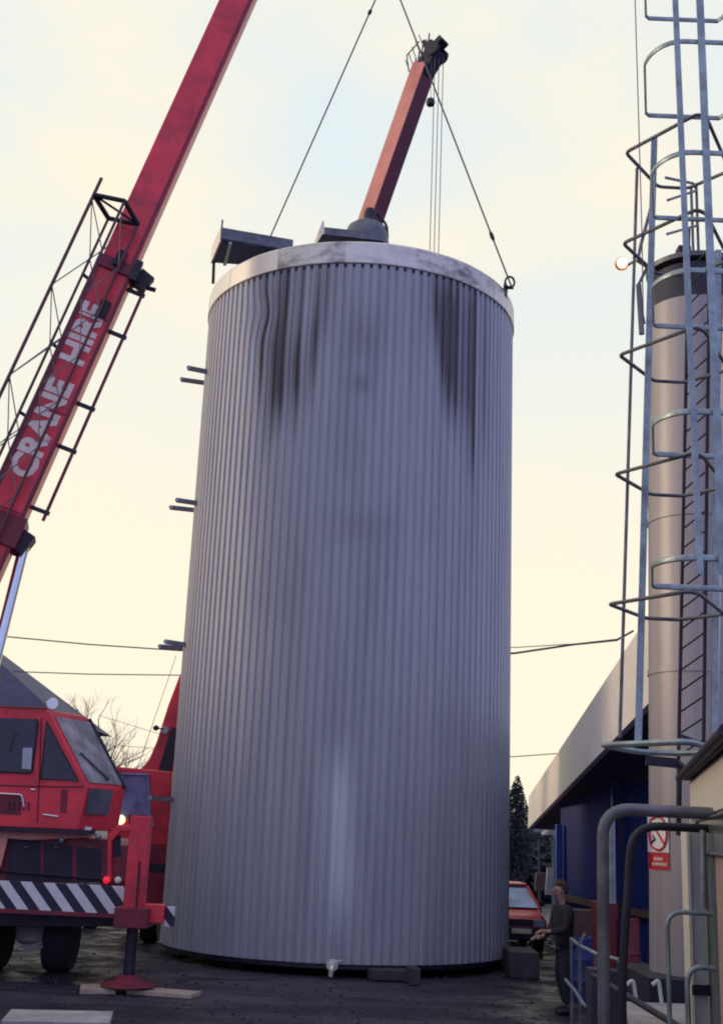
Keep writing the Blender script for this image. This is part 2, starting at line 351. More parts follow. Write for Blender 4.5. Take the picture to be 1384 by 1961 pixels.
# manhole dome
md = W(702, 440, 22.6); md = Vector((md.x, 22.6, BZ1+.02))
dm = MB().lathe(md, [(.48, 0), (.48, .62), (.46, .80), (.40, .96), (.28, 1.06), (.02, 1.10)], 32).build('manhole_dome', GALVD, tank)
hp = [md+Vector(q) for q in ((.02, -.1, 1.05), (.08, -.1, 1.34), (.18, -.1, 1.30), (.42, -.1, 1.02), (.44, -.1, .7))]
MB().tube(arcpts(hp, .12), .03, 8).build('handle', BLACK, dm)
MB().lathe(md+Vector((.06, -.1, 1.06)), [(.14, 0), (.14, .2), (.1, .3), (.02, .32)], 16).build('cap', DARK, dm)
# overhanging walkway tray at the left of the roof
zt = BZ1+.75
A = [Z(425, 460, zt), Z(560, 483, zt), Z(575, 515, zt), Z(407, 503, zt)]
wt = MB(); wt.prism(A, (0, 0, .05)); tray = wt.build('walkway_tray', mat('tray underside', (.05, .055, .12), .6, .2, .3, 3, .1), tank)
MB().prism([A[0], A[1], A[1]+Vector((0, .03, 0)), A[0]+Vector((0, .03, 0))], (0, 0, .30)).build('kick_plate', GALVD, tray)
MB().beam(A[0]+(A[1]-A[0])*.12+Vector((0, 0, -.03)), A[3]+(A[2]-A[3])*.14+Vector((0, 0, -.03)), .07, .05).build('cross_bearer', GALV, tray)
MB().prism([A[0]+Vector((-.04, 0, -.02)), A[3]+Vector((-.04, 0, -.02)), A[3]+Vector((-.04, 0, .42)), A[0]+Vector((-.04, 0, .34))], (.03, 0, 0)).build('end_plate', CREAM, tray)
MB().tube([A[3]+Vector((.05, 0, -.5)), A[3]+Vector((.03, 0, .02))], .035).build('strut', BLACK, tray)
MB().tube([A[0]+Vector((-.02, 0, 0)), A[0]+Vector((-.02, 0, .48))], .02).build('toe_post', GALVD, tray)
# second small tray
zt2 = BZ1+.38
B_ = [Z(618, 448, zt2), Z(735, 461, zt2), Z(730, 480, zt2), Z(604, 470, zt2)]
t2 = MB().prism(B_, (0, 0, .16)).build('walkway_tray', GALVD, tank)
MB().prism([B_[0], B_[3], B_[3]+Vector((-.02, 0, .1)), B_[0]+Vector((-.02, 0, .3))], (.03, 0, 0)).build('end_plate', CREAM, t2)
# side brackets: pairs of short flat bars
for (x0, y0, x1, y1) in ((362, 705, 399, 714), (349, 727, 386, 735), (340, 958, 380, 965), (328, 972, 366, 978), (318, 1229, 354, 1236), (307, 1238, 344, 1243), (288, 1528, 338, 1532)):
    Y0 = TY-1.0
    if (x0, y0) in ((349, 727), (328, 972), (307, 1238)): Y0 = TY+.35
    p0 = W(x0, y0, Y0); p1 = Vector((TC.x-math.sqrt(TR*TR-(Y0-TY)**2)+.12, Y0, 0)); p1.z = W(x1, y1, Y0).z
    mb = MB().beam(p0, p1, .07, .09); bb = mb.build('pipe_bracket', GALVD, tank)
    MB().lathe(p0, [(.045, -.05), (.045, .05)], 12, (0, 1, 0)).build('bolt_eye', GALV, bb)
# lifting lugs
lr = Z(962, 556, BZ1); dv = Vector((lr.x-TC.x, lr.y-TY, 0)).normalized()
LUG = [TC+dv*(TR-.02)+Vector((0, 0, BZ1)), TC-dv*(TR-.02)+Vector((0, 0, BZ1))]
for q in LUG:
    s_ = dv if q is LUG[0] else -dv
    MB().beam(q+Vector((0, 0, -.3))+s_*.02, q+Vector((0, 0, .12))+s_*.06, .16, .05, side=Vector((-dv.y, dv.x, 0))).tube([q+s_*.04+Vector((0, 0, .06)), q+s_*.22+Vector((0, 0, .02))], .04).build('lifting_lug', BLACK, tank)
# drain valve at the foot
dvp = W(636, 1848, TY-TR-.14)
va = MB().lathe(dvp+Vector((0, .16, 0)), [(.06, -.02), (.06, .14), (.10, .14), (.10, .18), (.045, .18), (.045, .3)], 16, (0, -1, 0)).build('drain_valve', mat('bright alloy fitting', (.8, .78, .68), .25, .6, .1, 5, 0), tank)
MB().tube(arcpts([dvp+Vector((0, -.12, 0)), dvp+Vector((0, -.2, -.02)), dvp+Vector((-.02, -.2, -.16))], .06), .04).beam(dvp+Vector((0, -.06, .06)), dvp+Vector((.16, -.08, .09)), .03, .02).build('spout', MATS['bright alloy fitting'], va)

# ------------------------------------------------------------------ crane A (left, telescopic boom reaching over the tank)
B0 = W(-150, 1350, 21.2); B1 = W(744, -640, 22.9)
ax = (B1-B0).normalized(); side = ax.cross(Vector((0, 0, 1))).normalized()
if side.y > 0: side = -side
und = ax.cross(side); und = und if und.z < 0 else -und
def tY(py, base=B0, a_=ax):           # parameter along the boom at a photo height
    lo, hi = -5, 60
    for _ in range(50):
        m_ = (lo+hi)/2
        if proj(base+a_*m_)[1] > py: lo = m_
        else: hi = m_
    return lo
crA = thing('mobile_crane', 'red mobile crane at left with long telescopic boom lettered CRANE HIRE', 'crane', (B0.x, B0.y, 0))
tC = tY(520); tEnd = (B1-B0).length
def sect(t0, t1, wd, h): return MB().beam(B0+ax*t0, B0+ax*t1, wd, h, side=side)
b1 = sect(-.4, tC, .62, .72).build('boom_base_section', RED, crA, .015)
b2 = sect(tC-.2, tC+(tEnd-tC)*.62, .60, .66).build('boom_middle_section', RED, crA, .012)
sect(tC+(tEnd-tC)*.62-.2, tEnd, .38, .44).build('boom_tip_section', REDP, crA, .01)
# edge plates along the sides
for sgn in (-1, 1):
    MB().beam(B0+side*.318+und*sgn*.32, B0+side*.318+und*sgn*.32+ax*tC, .02, .07, side=side).build('edge_plate', REDD, b1)
MB().beam(B0+ax*tC+side*.306+und*.27, B0+ax*(tC+12)+side*.306+und*.27, .014, .06, side=side).build('edge_plate', REDD, b2)
MB().beam(B0+ax*tC+und*.335, B0+ax*(tC+14)+und*.335, .59, .012, side=side).build('underside_tint_plate', REDP, b2)  # underside in a lighter red than the boom sides
for k in range(6):
    MB().beam(B0+ax*(tC-1.2-2.1*k)+side*.314-und*.3, B0+ax*(tC-1.2-2.1*k)+side*.314+und*.3, .02, .02).build('weld_seam', REDD, b1)
# collar with bolts at the end of the base section
cp = B0+ax*tC
cc_ = MB().beam(cp-ax*.16, cp+ax*.10, .72, .80, side=side).build('boom_collar', REDD, b1, .01)
for k, (u_, v_, l_) in enumerate(((.40, .36, .22), (.46, .15, .14), (.36, -.1, .12))):
    MB().beam(cp+und*u_+side*v_-ax*l_, cp+und*u_+side*v_+ax*l_, .16, .14, side=side).build('wear_pad', BLACK, b1)
ptA = cp+side*.36+und*.0
MB().beam(ptA-ax*.05+und*.02, ptA+ax*.3+und*.02, .12, .18, side=side).build('wear_pad', BLACK, b1)
# lower collar where the ram pushes
tL = tY(1010); lp = B0+ax*tL
MB().beam(lp-ax*.35, lp+ax*.25, .74, .86, side=side).build('ram_bracket', REDD, b1, .01)
MB().beam(lp+und*.42-ax*.35, lp+und*.52+ax*.05, .5, .3, side=side).build('ram_lug', BLACK, b1)
rb = W(-60, 1470, 21.2); rt = lp+und*.52-ax*.18
rd = (rt-rb).normalized()
MB().tube([rb+rd*1.6, rt], .10, 16).build('ram_rod', CHROME, crA)
MB().tube([rb, rb+rd*1.7], .16, 16).build('ram_barrel', REDD, crA)
# lettering
def lettering(txt, size, origin, xdir, ydir, name, m, parent, ext=.004, offset=.0, org=None, spacing=1.0):
    cu = bpy.data.curves.new('lettering', 'FONT'); cu.body = txt; cu.size = size; cu.extrude = ext; cu.offset = offset; cu.space_character = spacing; cu.resolution_u = 3; cu.shear = 0
    tmp = bpy.data.objects.new('tmp', cu); COL.objects.link(tmp)
    dg = bpy.context.evaluated_depsgraph_get(); me = bpy.data.meshes.new_from_object(tmp.evaluated_get(dg))
    bpy.data.objects.remove(tmp); zd = xdir.cross(ydir)
    M = Matrix(((xdir.x, ydir.x, zd.x, origin.x), (xdir.y, ydir.y, zd.y, origin.y), (xdir.z, ydir.z, zd.z, origin.z), (0, 0, 0, 1)))
    me.transform(M); return finish(name, me, m, parent, smooth=False, org=org)
LET = mat('pale lettering', (.88, .76, .68), .6, 0, .1, 14, 0, dirt=(.5, .25, .22), dirt_amt=.35)
t0 = tY(922)
lettering('CRANE', .64, B0+ax*t0+side*.314+und*.18, ax, -und, 'lettering', LET, b1, offset=.026, spacing=.98)
t1 = tY(708)
lettering('HIRE', .64, B0+ax*t1+side*.314+und*.18, ax, -und, 'lettering', LET, b1, offset=.026, spacing=1.0)
# stowed lattice jib alongside
jt = tY(372)
def at_t(px, py, dY):
    # offset of a photo point from the boom axis point at the same boom station
    c0 = B0+ax*jt; P_ = W(px, py, c0.y+dY); o_ = P_-c0; al = o_.dot(ax); return o_-ax*al, jt+al
CH = [at_t(180, 373, -1.05), at_t(239, 385, -1.05), at_t(265, 430, -.55), at_t(208, 418, -.55)]
jib = MB().tube([B0+ax*-.2+CH[0][0], B0+ax*(CH[0][1]+.4)+CH[0][0]], .036).build('jib_chord', MAROON, crA)
jib['label'] = 'dark outer chord of the stowed lattice jib'
for (o_, te) in CH[1:]: MB().tube([B0+ax*-.2+o_, B0+ax*te+o_], .030).build('jib_chord', MAROON, crA)
ends = [B0+ax*te+o_ for o_, te in CH]
fr = MB()
for i in range(4): fr.tube([ends[i], ends[(i+1) % 4]], .05)
fr.tube([ends[0], ends[2]], .025); fr.build('jib_end_frame', BLACK, crA)
for a_, b_ in ((0, 3), (0, 1), (2, 3), (1, 2)):
    mb = MB(); k = 0; tt = CH[0][1]-.1
    while tt > 0:
        p = B0+ax*tt+CH[a_ if k % 2 == 0 else b_][0]; q = B0+ax*(tt-1.0)+CH[b_ if k % 2 == 0 else a_][0]
        mb.tube([p, q], .012, 5); tt -= 1.0; k += 1
    mb.build('jib_lacing', GALVD, crA)
for py_ in (560, 690, 820):
    t_ = tY(py_); MB().beam(B0+ax*t_+CH[3][0]*1.0, B0+ax*t_+side*.2-und*.3, .05, .05).build('jib_clamp', BLACK, crA)
# parallel guide tube along the underside
gt0, gt1 = tY(975), tY(535)
go = und*.66+side*.1
MB().tube([B0+ax*gt0+go, B0+ax*gt1+go], .035).build('guide_tube', REDD, crA)
for py_ in (960, 843, 762, 625, 545):
    t_ = tY(py_); MB().beam(B0+ax*t_+und*.34+side*.1, B0+ax*t_+go+und*.06, .07, .07).build('guide_bracket', DARK, crA)
t_ = tY(528)
MB().beam(B0+ax*(t_-.1)+und*.5+side*.1, B0+ax*(t_+.25)+und*.62+side*.1, .2, .3).tube([B0+ax*t_+und*.5, B0+ax*(t_+.05)+und*.86], .05).build('guide_head', BLACK, crA)
t_ = tY(690)
MB().beam(B0+ax*(t_+.9)+side*.36+und*.12, B0+ax*(t_+1.25)+side*.36+und*.12, .1, .2, side=side).build('boom_fitting', BLACK, crA)

# superstructure cab
CY = 19.0; wv = Vector((.42, .95, 0))
def PP(lst, Y): return [W(x, y, Y) for x, y in lst]
cab_p = PP([(-190, 1346), (88, 1358), (97, 1366), (168, 1506), (152, 1590), (-190, 1575)], CY)
cab = MB().prism(cab_p, wv).build('operator_cab', RED, crA, .02)
def slab(pts, Y, name, m, parent, proud=.012, th=.02, bevel=0):
    p = [W(x, y, Y)+Vector((0, -proud, 0)) for x, y in pts]
    return MB().prism(p, (0, th, 0)).build(name, m, parent, bevel)
w1_ = slab([(-100, 1372), (70, 1377), (73, 1384), (62, 1478), (58, 1480), (-100, 1474)], CY, 'side_window', GLASS, cab)
w2_ = slab([(90, 1381), (93, 1384), (150, 1494), (148, 1496), (78, 1491)], CY, 'quarter_window', GLASS, cab)
slab([(45, 1432), (63, 1432), (60, 1474), (43, 1472)], CY-.01, 'through_view_card', mat('painted bright view', (.42, .44, .52), .5, 0, .2, 5, 0), w1_, .014, .01)  # pale card on the glass paints the bright patch seen through it
# rubber seals
mb = MB(); q = [W(x, y, CY-.02) for x, y in ((70, 1377), (73, 1384), (62, 1478), (58, 1480), (-100, 1474))]; mb.tube(q, .014, 6); mb.build('seal', RUBBER, w1_)
mb = MB(); q = [W(x, y, CY-.02) for x, y in ((90, 1381), (150, 1495), (78, 1491))]; mb.tube(q, .014, 6, closed=True); mb.build('seal', RUBBER, w2_)
# windscreen lying on the sloping front
a_, b_ = cab_p[2], cab_p[3]; fn = (b_-a_).cross(wv).normalized(); fn = fn if fn.x > 0 else -fn
e = (b_-a_)
wsn = MB().prism([a_+e*.05+wv*.06+fn*.006, a_+e*.05+wv*.94+fn*.006, a_+e*.95+wv*.94+fn*.006, a_+e*.95+wv*.06+fn*.006], fn*.015).build('windscreen', mat('windscreen glazing', (.38, .38, .42), .05, .55, .6, 2.2, 0, spec=1), cab)
MB().tube([a_+wv*.97+fn*.02, b_+wv*.97+fn*.02], .03).build('pillar', DARK, cab)
MB().beam(a_+e*.55+wv*.2+fn*.04, a_+e*.9+wv*.6+fn*.04, .02, .02).build('wiper', BLACK, wsn)
# lower front grille panel
c_, d_ = cab_p[3], cab_p[4]; fn2 = (d_-c_).cross(wv).normalized(); fn2 = fn2 if fn2.x > 0 else -fn2; e2 = d_-c_
MB().prism([c_+e2*.04+wv*.04+fn2*.01, c_+e2*.04+wv*.62+fn2*.01, c_+e2*.62+wv*.62+fn2*.01, c_+e2*.62+wv*.04+fn2*.01], fn2*.03).build('lower_window', mat('smoked pane', (.10, .10, .13), .2, 0, .4, 3, .1), cab)
slab([(118, 1512), (130, 1512), (128, 1556), (116, 1556)], CY, 'door_recess', REDD, cab)
slab([(-60, 1520), (42, 1524), (40, 1560), (-60, 1556)], CY, 'step_recess', REDD, cab)
MB().tube(arcpts([W(-10, 1519, CY-.05), W(42, 1522, CY-.05), W(46, 1545, CY-.05)], .05), .014, 6).build('grab_rail', CHROME, cab)
slab([(-190, 1575), (175, 1590), (173, 1598), (-190, 1582)], CY, 'sill', BLACK, cab, .03, .3)
mp_ = W(101, 1348, CY+.3)
mir = MB().lathe(mp_, [(.02, -.03), (.09, -.02), (.10, 0), (.09, .02), (.02, .03)], 20, (.3, -1, .1)).build('mirror', mat('mirror glass', (.55, .55, .55), .1, .8, .1, 2, 0), cab)
MB().tube([W(94, 1368, CY+.3), W(99, 1356, CY+.3)], .02, 6).build('stalk', BLACK, mir)

def seam(pts, nm, par, Y=CY, rad=.007, m=BLACK, closed=False):
    return MB().tube([W(x, y, Y)+Vector((0, -.012, 0)) for x, y in pts], rad, 5, closed=closed).build(nm, m, par)
seam([(80, 1376), (76, 1500), (72, 1575)], 'door_seam', cab)
seam([(-100, 1500), (76, 1506), (160, 1507)], 'belt_seam', cab)
seam([(84, 1560), (112, 1564)], 'hand_hold', cab, rad=.012, m=CHROME)
seam([(60, 1512), (68, 1513)], 'door_handle', cab, rad=.014, m=CHROME)
for k in range(5): seam([(20+9*k, 1536), (20+9*k, 1552)], 'vent_slot', cab, rad=.010)
seam([(-190, 1345), (92, 1357)], 'rain_gutter', cab, rad=.016, m=REDD)
seam([(20, 1440), (28, 1410), (36, 1404)], 'control_lever', cab, Y=CY-.005, rad=.008)
# carrier body
CB = 19.3
def face_block(pts, Y, depth, name, m, parent, bevel=.015):
    return MB().prism([W(x, y, Y) for x, y in pts], (0, depth, 0)).build(name, m, parent, bevel)
dk = face_block([(-220, 1578), (205, 1608), (232, 1620), (232, 1690), (-220, 1690)], CB, 2.4, 'carrier_body', REDD, crA)
face_block([(-220, 1577), (50, 1592), (168, 1590), (172, 1604), (60, 1609), (-220, 1592)], CB-.12, .3, 'deck_edge', REDP, dk)
for pts in (((22, 1603), (78, 1612), (78, 1688), (12, 1688)), ((84, 1613), (138, 1620), (138, 1688), (84, 1688)), ((148, 1622), (194, 1626), (194, 1690), (148, 1690)), ((-150, 1600), (-60, 1602), (-60, 1688), (-150, 1688))):
    lk = slab(pts, CB, 'locker_panel', DARK, dk, .015, .02)
slab([(0, 1584), (24, 1588), (6, 1660), (-8, 1660)], CB, 'corner_plate', REDP, dk, .13, .05)
slab([(163, 1583), (180, 1584), (180, 1596), (163, 1595)], CB, 'number_plate', WHITE, dk, .17, .01)
for x_, y_ in ((189, 1602), (120, 1608)):
    MB().lathe(W(x_, y_, CB-.06), [(.045, 0), (.045, .06), (.03, .08), (.01, .085)], 14, (0, -1, 0)).build('marker_lamp', GALV, dk)
face_block([(205, 1600), (225, 1580), (262, 1580), (262, 1592), (232, 1592), (214, 1612), (214, 1690), (205, 1690)], CB-.1, .15, 'jack_frame', RED, dk)
for x_ in (50, 110, 172):
    seam([(x_-5, 1622), (x_+5, 1622)], 'locker_handle', dk, Y=CB-.03, rad=.01, m=GALV)
seam([(-100, 1660), (200, 1684)], 'hydraulic_pipe', dk, Y=CB-.04, rad=.018, m=DARK)
seam([(206, 1610), (214, 1650), (208, 1684)], 'brake_hose', dk, Y=CB-.06, rad=.016)
slab([(216, 1600), (232, 1600), (232, 1640), (216, 1640)], CB, 'dark_panel', BLACK, dk, .02)
MB().lathe(W(205, 1685, CB-.08), [(.05, 0), (.055, .04), (.045, .07), (.02, .08)], 16, (0, -1, 0)).build('tail_lamp', mat('lit red lens', (.7, .02, .03), .3, emit=(1, .03, .05, .55), bump=0), dk)
MB().lathe(W(227, 1685, CB-.08), [(.05, 0), (.055, .04), (.045, .07), (.02, .08)], 16, (0, -1, 0)).build('reversing_lamp', mat('clear lens', (.75, .7, .6), .2, bump=0), dk)
# striped bumper board
def stripe_mat():
    m = bpy.data.materials.new('black and white chevron board'); m.use_nodes = True; t = m.node_tree; b = t.nodes['Principled BSDF']
    c = t.nodes.new('ShaderNodeTexCoord'); s_ = t.nodes.new('ShaderNodeSeparateXYZ'); t.links.new(c.outputs['Object'], s_.inputs[0])
    def mt(op, a, b_=None):
        n = t.nodes.new('ShaderNodeMath'); n.operation = op
        for i, q in enumerate((a, b_)):
            if q is None: continue
            if isinstance(q, (int, float)): n.inputs[i].default_value = q
            else: t.links.new(q, n.inputs[i])
        return n.outputs[0]
    v = mt('ADD', s_.outputs['X'], mt('MULTIPLY', s_.outputs['Z'], .86)); v = mt('FRACT', mt('ADD', mt('DIVIDE', v, .345), .02)); f = mt('GREATER_THAN', v, .5)
    nz_ = t.nodes.new('ShaderNodeTexNoise'); nz_.inputs['Scale'].default_value = 12; nz_.inputs['Detail'].default_value = 6; t.links.new(c.outputs['Object'], nz_.inputs[0])
    f = mt('MULTIPLY', f, mt('SUBTRACT', 1.12, mt('MULTIPLY', nz_.outputs[0], .35)))
    x = t.nodes.new('ShaderNodeMix'); x.data_type = 'RGBA'; t.links.new(f, x.inputs[0]); x.inputs[6].default_value = (.016, .012, .035, 1); x.inputs[7].default_value = (.72, .70, .72, 1)
    t.links.new(x.outputs[2], b.inputs['Base Color']); b.inputs['Roughness'].default_value = .5; return m
STR = stripe_mat()
bp_ = MB().prism([W(-220, 1676, 18.85), W(240, 1698, 18.85), W(240, 1753, 18.85), W(-220, 1731, 18.85)], (0, .08, 0)).build('bumper_board', STR, crA, .006)
MB().prism([W(-220, 1729, 18.84), W(240, 1751, 18.84), W(240, 1759, 18.84), W(-220, 1737, 18.84)], (0, .3, 0)).build('bumper_edge', REDD, bp_)
MB().prism([W(-220, 1740, 19.3), W(238, 1758, 19.3), W(238, 1775, 19.3), W(-220, 1770, 19.3)], (0, 2.2, 0)).build('chassis_rail', BLACK, crA)
def wheel(c, r, wd, parent, axis=(0, 1, 0)):
    ty = MB().lathe(c, [(r*.6, -wd/2), (r*.93, -wd/2), (r, -wd*.35), (r, wd*.35), (r*.93, wd/2), (r*.6, wd/2)], 32, axis).build('wheel', RUBBER, parent)
    MB().lathe(c, [(r*.58, -wd/2-.01), (r*.5, -wd*.3), (r*.2, -wd*.32), (r*.18, -wd/2-.03), (.02, -wd/2-.03)], 24, axis).build('rim', DARK, ty)
    MB().lathe(c, [(r*.62, -wd*.25), (r*.62, wd*.25)], 24, axis).build('hub', BLACK, ty)
for px_, Y_ in ((118, 20.6), (-10, 20.6), (118, 23.0), (-10, 23.0)):
    c_ = W(px_, 1800, Y_); c_.z = .56; wheel(c_, .56, .42, crA, (1, 0, 0))
g1 = Vector((W(60, 1800, 20.2).x, 20.2, .62)); MB().beam(g1+Vector((-.1, 0, .4)), g1+Vector((.1, 0, -.25)), .3, .3).lathe(g1, [(.1, -.2), (.25, -.1), (.25, .1), (.1, .2)], 16).build('bright_gap_block', CONC, crA)  # bright gap between the wheels painted as a pale block
# outrigger
JY = 18.5
jb = W(256, 1756, JY); jt_ = W(263, 1562, JY); jt_.x = jb.x
jk = MB().beam(jb, jt_, .29, .29, side=Vector((1, 0, 0))).build('jack_casing', RED, crA, .012)
MB().beam(W(238, 1758, JY+.02), W(238, 1738, JY+.02), .02, .02).box(jb+Vector((.0, .35, .0)), (.5, 1.2, .28)).build('outrigger_beam', REDD, crA, .01)
MB().box(jb+Vector((.28, .03, .06)), (.34, .2, .26)).build('outrigger_box', RED, crA, .01)
MB().box(jb+Vector((.52, .1, .02)), (.14, .1, .28)).build('end_marker', STR, crA)
jf = Z(236, 1898, .12)
jf = Vector((jb.x, JY, .1))
MB().tube([jf+Vector((0, 0, .05)), jb+Vector((0, 0, -.02))], .085, 16).build('jack_leg', BLACK, crA)
MB().lathe(jf, [(.40, 0), (.38, .03), (.22, .07), (.13, .13), (.1, .15)], 28).build('jack_foot', mat('muddy maroon foot', (.16, .012, .03), .7, 0, .4, 6, .3), crA)
MB().tube([jb+Vector((.05, -.16, .8)), jb+Vector((.06, -.2, .2)), jb+Vector((.1, -.2, -.1))], .015, 6).build('hose', BLACK, crA)

# boards below the outrigger foot
def plank(c, d, rz, name, lab, m=WOOD, cat='timber', group=None):
    o = MB().box(c, d, rz).build(name, m, None, .008); tag(o, lab, cat, group); return o
plank((jf.x-.42, JY-.05, .04), (.5, .55, .075), R(12), 'timber_pad', 'short pale timber pad left of the red jack foot')
plank((jf.x+.55, JY-.1, .035), (1.0, .42, .065), R(-14), 'timber_pad', 'long pale timber plank right of the red jack foot')
sl = Z(112, 1962, 0); plank((sl.x, sl.y, .05), (1.25, .9, .10), R(8), 'concrete_slab', 'pale concrete slab lying at the bottom left corner', CONC, 'slab')

# slings, hook
APX = W(744, -58, 22.9)
for i, q in enumerate(LUG):
    s_ = dv if i == 0 else -dv; p = q+s_*.18+Vector((0, 0, .06)); v = APX-p
    lab = 'long wire lifting sling running down to the right-hand rim of the grey tank' if i == 0 else 'long wire lifting sling running down behind the left part of the tank roof'
    t = thing('lifting_sling', lab, 'sling', p, 'wire slings from the crane hook to the tank')
    MB().tube([p, APX], .019, 6).build('wire_rope', WIRE, t)
    for f0, f1 in (((.135, .165), (.70, .715)) if i == 0 else ((.88, .895), (.2, .22))):
        MB().tube([p+v*f0, p+v*(f0*.7+f1*.3), p+v*(f0*.3+f1*.7), p+v*f1], [.02, .045, .045, .02], 8).build('ferrule', BLACK, t)
    mb = MB(); cz = [p+v.normalized()*.1+Vector((0, 0, 0))+Vector((math.cos(k*math.pi/6)*.10, 0, math.sin(k*math.pi/6)*.13)) for k in range(12)]
    mb.tube(cz, .025, 6, closed=True); mb.build('shackle', BLACK, t)
hk = thing('hook_block', 'black crane hook block above the tank holding both wire slings', 'hook block', APX)
MB().beam(APX+Vector((0, 0, .5)), APX+Vector((0, 0, 1.5)), .5, .35).build('sheave_block', BLACK, hk)
MB().tube([APX+Vector((math.sin(a)*.2, 0, .2-math.cos(a)*.2)) for a in [k*.5-.4 for k in range(10)]], .06).build('hook', BLACK, hk)
mb = MB()
for dx in (-.12, 0, .12): mb.tube([APX+Vector((dx, 0, 1.4)), Vector((APX.x+dx, APX.y, B1.z))], .012, 5)
mb.build('hoist_rope', WIRE, hk)

# ------------------------------------------------------------------ crane B (behind the tank)
D0 = W(333, 1500, 31.8); D1 = W(812, 128, 27.4)
ax2 = (D1-D0).normalized(); sd2 = ax2.cross(Vector((0, 0, 1))).normalized()
if sd2.y > 0: sd2 = -sd2
un2 = ax2.cross(sd2); un2 = un2 if un2.z < 0 else -un2
crB = thing('mobile_crane', 'second red crane behind the tank, only its foot and boom top in view', 'crane', (D0.x, D0.y, 0))
LB = (D1-D0).length
MB().beam(D0, D0+ax2*LB*.5, .62, .52, side=sd2).build('boom_base_section', RED, crB, .015)
MB().beam(D0+ax2*(LB*.5-.2), D1, .50, .44, side=sd2).build('boom_tip_section', REDP, crB, .012)  # sunlit side of the boom put into the lighter red
MB().beam(D0+ax2*LB*.5+un2*.222, D1+un2*.222, .49, .02, side=sd2).build('underside_tint_plate', mat('shaded red underside', (.12, .012, .04), .6, 0, .3, 3, .1), crB)  # shade below the boom painted as a darker red plate
# boom head
hd = D1
bent = (ax2+un2*.55).normalized()
h0 = MB().beam(hd-ax2*.25, hd+bent*.52, .42, .48, side=sd2, h1=.42).build('boom_head', BLACK, crB, .02)
for s_ in (-.22, .22):
    MB().lathe(hd+bent*.45+un2*.05+sd2*s_, [(.2, -.05), (.16, 0), (.2, .05)], 20, sd2).build('sheave', DARK, h0)
MB().lathe(hd+bent*.6-un2*.2, [(.15, -.2), (.12, 0), (.15, .2)], 20, sd2).build('sheave', DARK, h0)
MB().beam(hd+bent*.4-un2*.14, hd+bent*.88-un2*.06, .34, .16, side=sd2).build('anti_two_block_arm', BLACK, h0)
for k in range(5):
    p = hd-un2*.26-ax2*(.25-.10*k)+bent*.09*k
    MB().beam(p, p-un2*.14+ax2*.5, .035, .03, side=sd2).tube([p+sd2*.2, p-un2*.3+ax2*.35+sd2*.2], .014).build('rope_guard', GALVD, h0)
MB().tube([hd-un2*.26+sd2*.24-ax2*.25, hd-un2*.52+sd2*.24+ax2*.2, hd-un2*.25+sd2*.24+ax2*.6], .02).build('guard_rail', GALVD, h0)
MB().beam(hd+bent*.4-un2*.2, hd+ax2*.75-un2*.34, .08, .08, side=sd2).build('guard_post', BLACK, h0)
# hoist ropes and small overhaul ball
for i, (x0, x1) in enumerate(((833, 821), (841, 826), (849, 838))):
    a_ = W(x0, 105, 26.9); b_ = W(x1, 520, 28.9); a_.y = 27.0
    b_ = Vector((a_.x, a_.y, 3.4))
    MB().tube([a_, b_], .011, 5).build('hoist_rope', WIRE, crB)
bl = W(824, 196, 26.8)
t = thing('overhaul_ball', 'small black ball weight hanging from the far crane boom head', 'weight', bl)
MB().lathe(bl, [(.02, -.12), (.10, -.08), (.12, 0), (.10, .08), (.02, .12)], 16).build('ball', BLACK, t)
MB().tube([bl+Vector((0, 0, .1)), Vector((bl.x, bl.y, W(824, 118, 26.8).z))], .008, 5).build('rope', WIRE, t)
# carrier body and cab of crane B
BY = 25.3; XR = TC.x-TR-.12
def PB(x, y, Y=BY):
    p = W(x, y, Y); p.x = min(p.x, XR); return p
bod = MB().prism([PB(190, 1612), PB(330, 1620), PB(330, 1758), PB(190, 1750)], (0, 3, 0)).build('carrier_body', REDD, crB, .03)
cbB = MB().prism([PB(196, 1478), PB(222, 1468), PB(292, 1474), PB(330, 1478), PB(330, 1622), PB(206, 1612), PB(206, 1500)], (0, 2.2, 0)).build('cab', RED, crB, .03)
wsB = MB().prism([W(231, 1479, BY-.02), W(286, 1481, BY-.02), W(290, 1560, BY-.02), W(296, 1580, BY-.02), W(286, 1590, BY-.02), W(278, 1566, BY-.02), W(232, 1566, BY-.02)], (0, .04, 0)).build('windscreen', mat('blue tinted glazing', (.16, .25, .46), .12, .2, .5, 3, .05, spec=1), cbB)
MB().tube([W(233, 1482, BY-.05), W(284, 1484, BY-.05), W(287, 1560, BY-.05)], .02, 6).build('seal', mat('pale blue trim', (.18, .24, .42), .5), wsB)
MB().prism([W(229, 1500, BY-.06), W(236, 1502, BY-.06), W(236, 1524, BY-.06), W(230, 1524, BY-.06)], (0, .02, 0)).build('tax_sticker', WHITE, wsB)
MB().prism([W(248, 1560, BY-.1), W(280, 1560, BY-.1), W(280, 1590, BY-.1), W(248, 1590, BY-.1)], (0, .08, 0)).build('mirror_box', REDD, cbB)
MB().lathe(W(232, 1570, BY-.04), [(.09, 0), (.10, .05), (.07, .09), (.02, .1)], 16, (0, -1, 0)).build('headlamp', mat('lit headlamp', (.9, .85, .6), .2, emit=(1, .85, .5, 1.3), bump=0), cbB)
MB().prism([W(217, 1570, BY-.05), W(224, 1470, BY-.05), W(229, 1470, BY-.05), W(226, 1570, BY-.05)], (0, .05, 0)).build('pillar', RED, cbB)
MB().prism([PB(268, 1652, BY-.02), PB(330, 1655, BY-.02), PB(330, 1672, BY-.02), PB(268, 1668, BY-.02)], (0, .05, 0)).build('grille', BLACK, bod)
MB().lathe(PB(275, 1686, BY-.02), [(.08, 0), (.08, .05), (.02, .07)], 14, (0, -1, 0)).build('headlamp', GALV, bod)
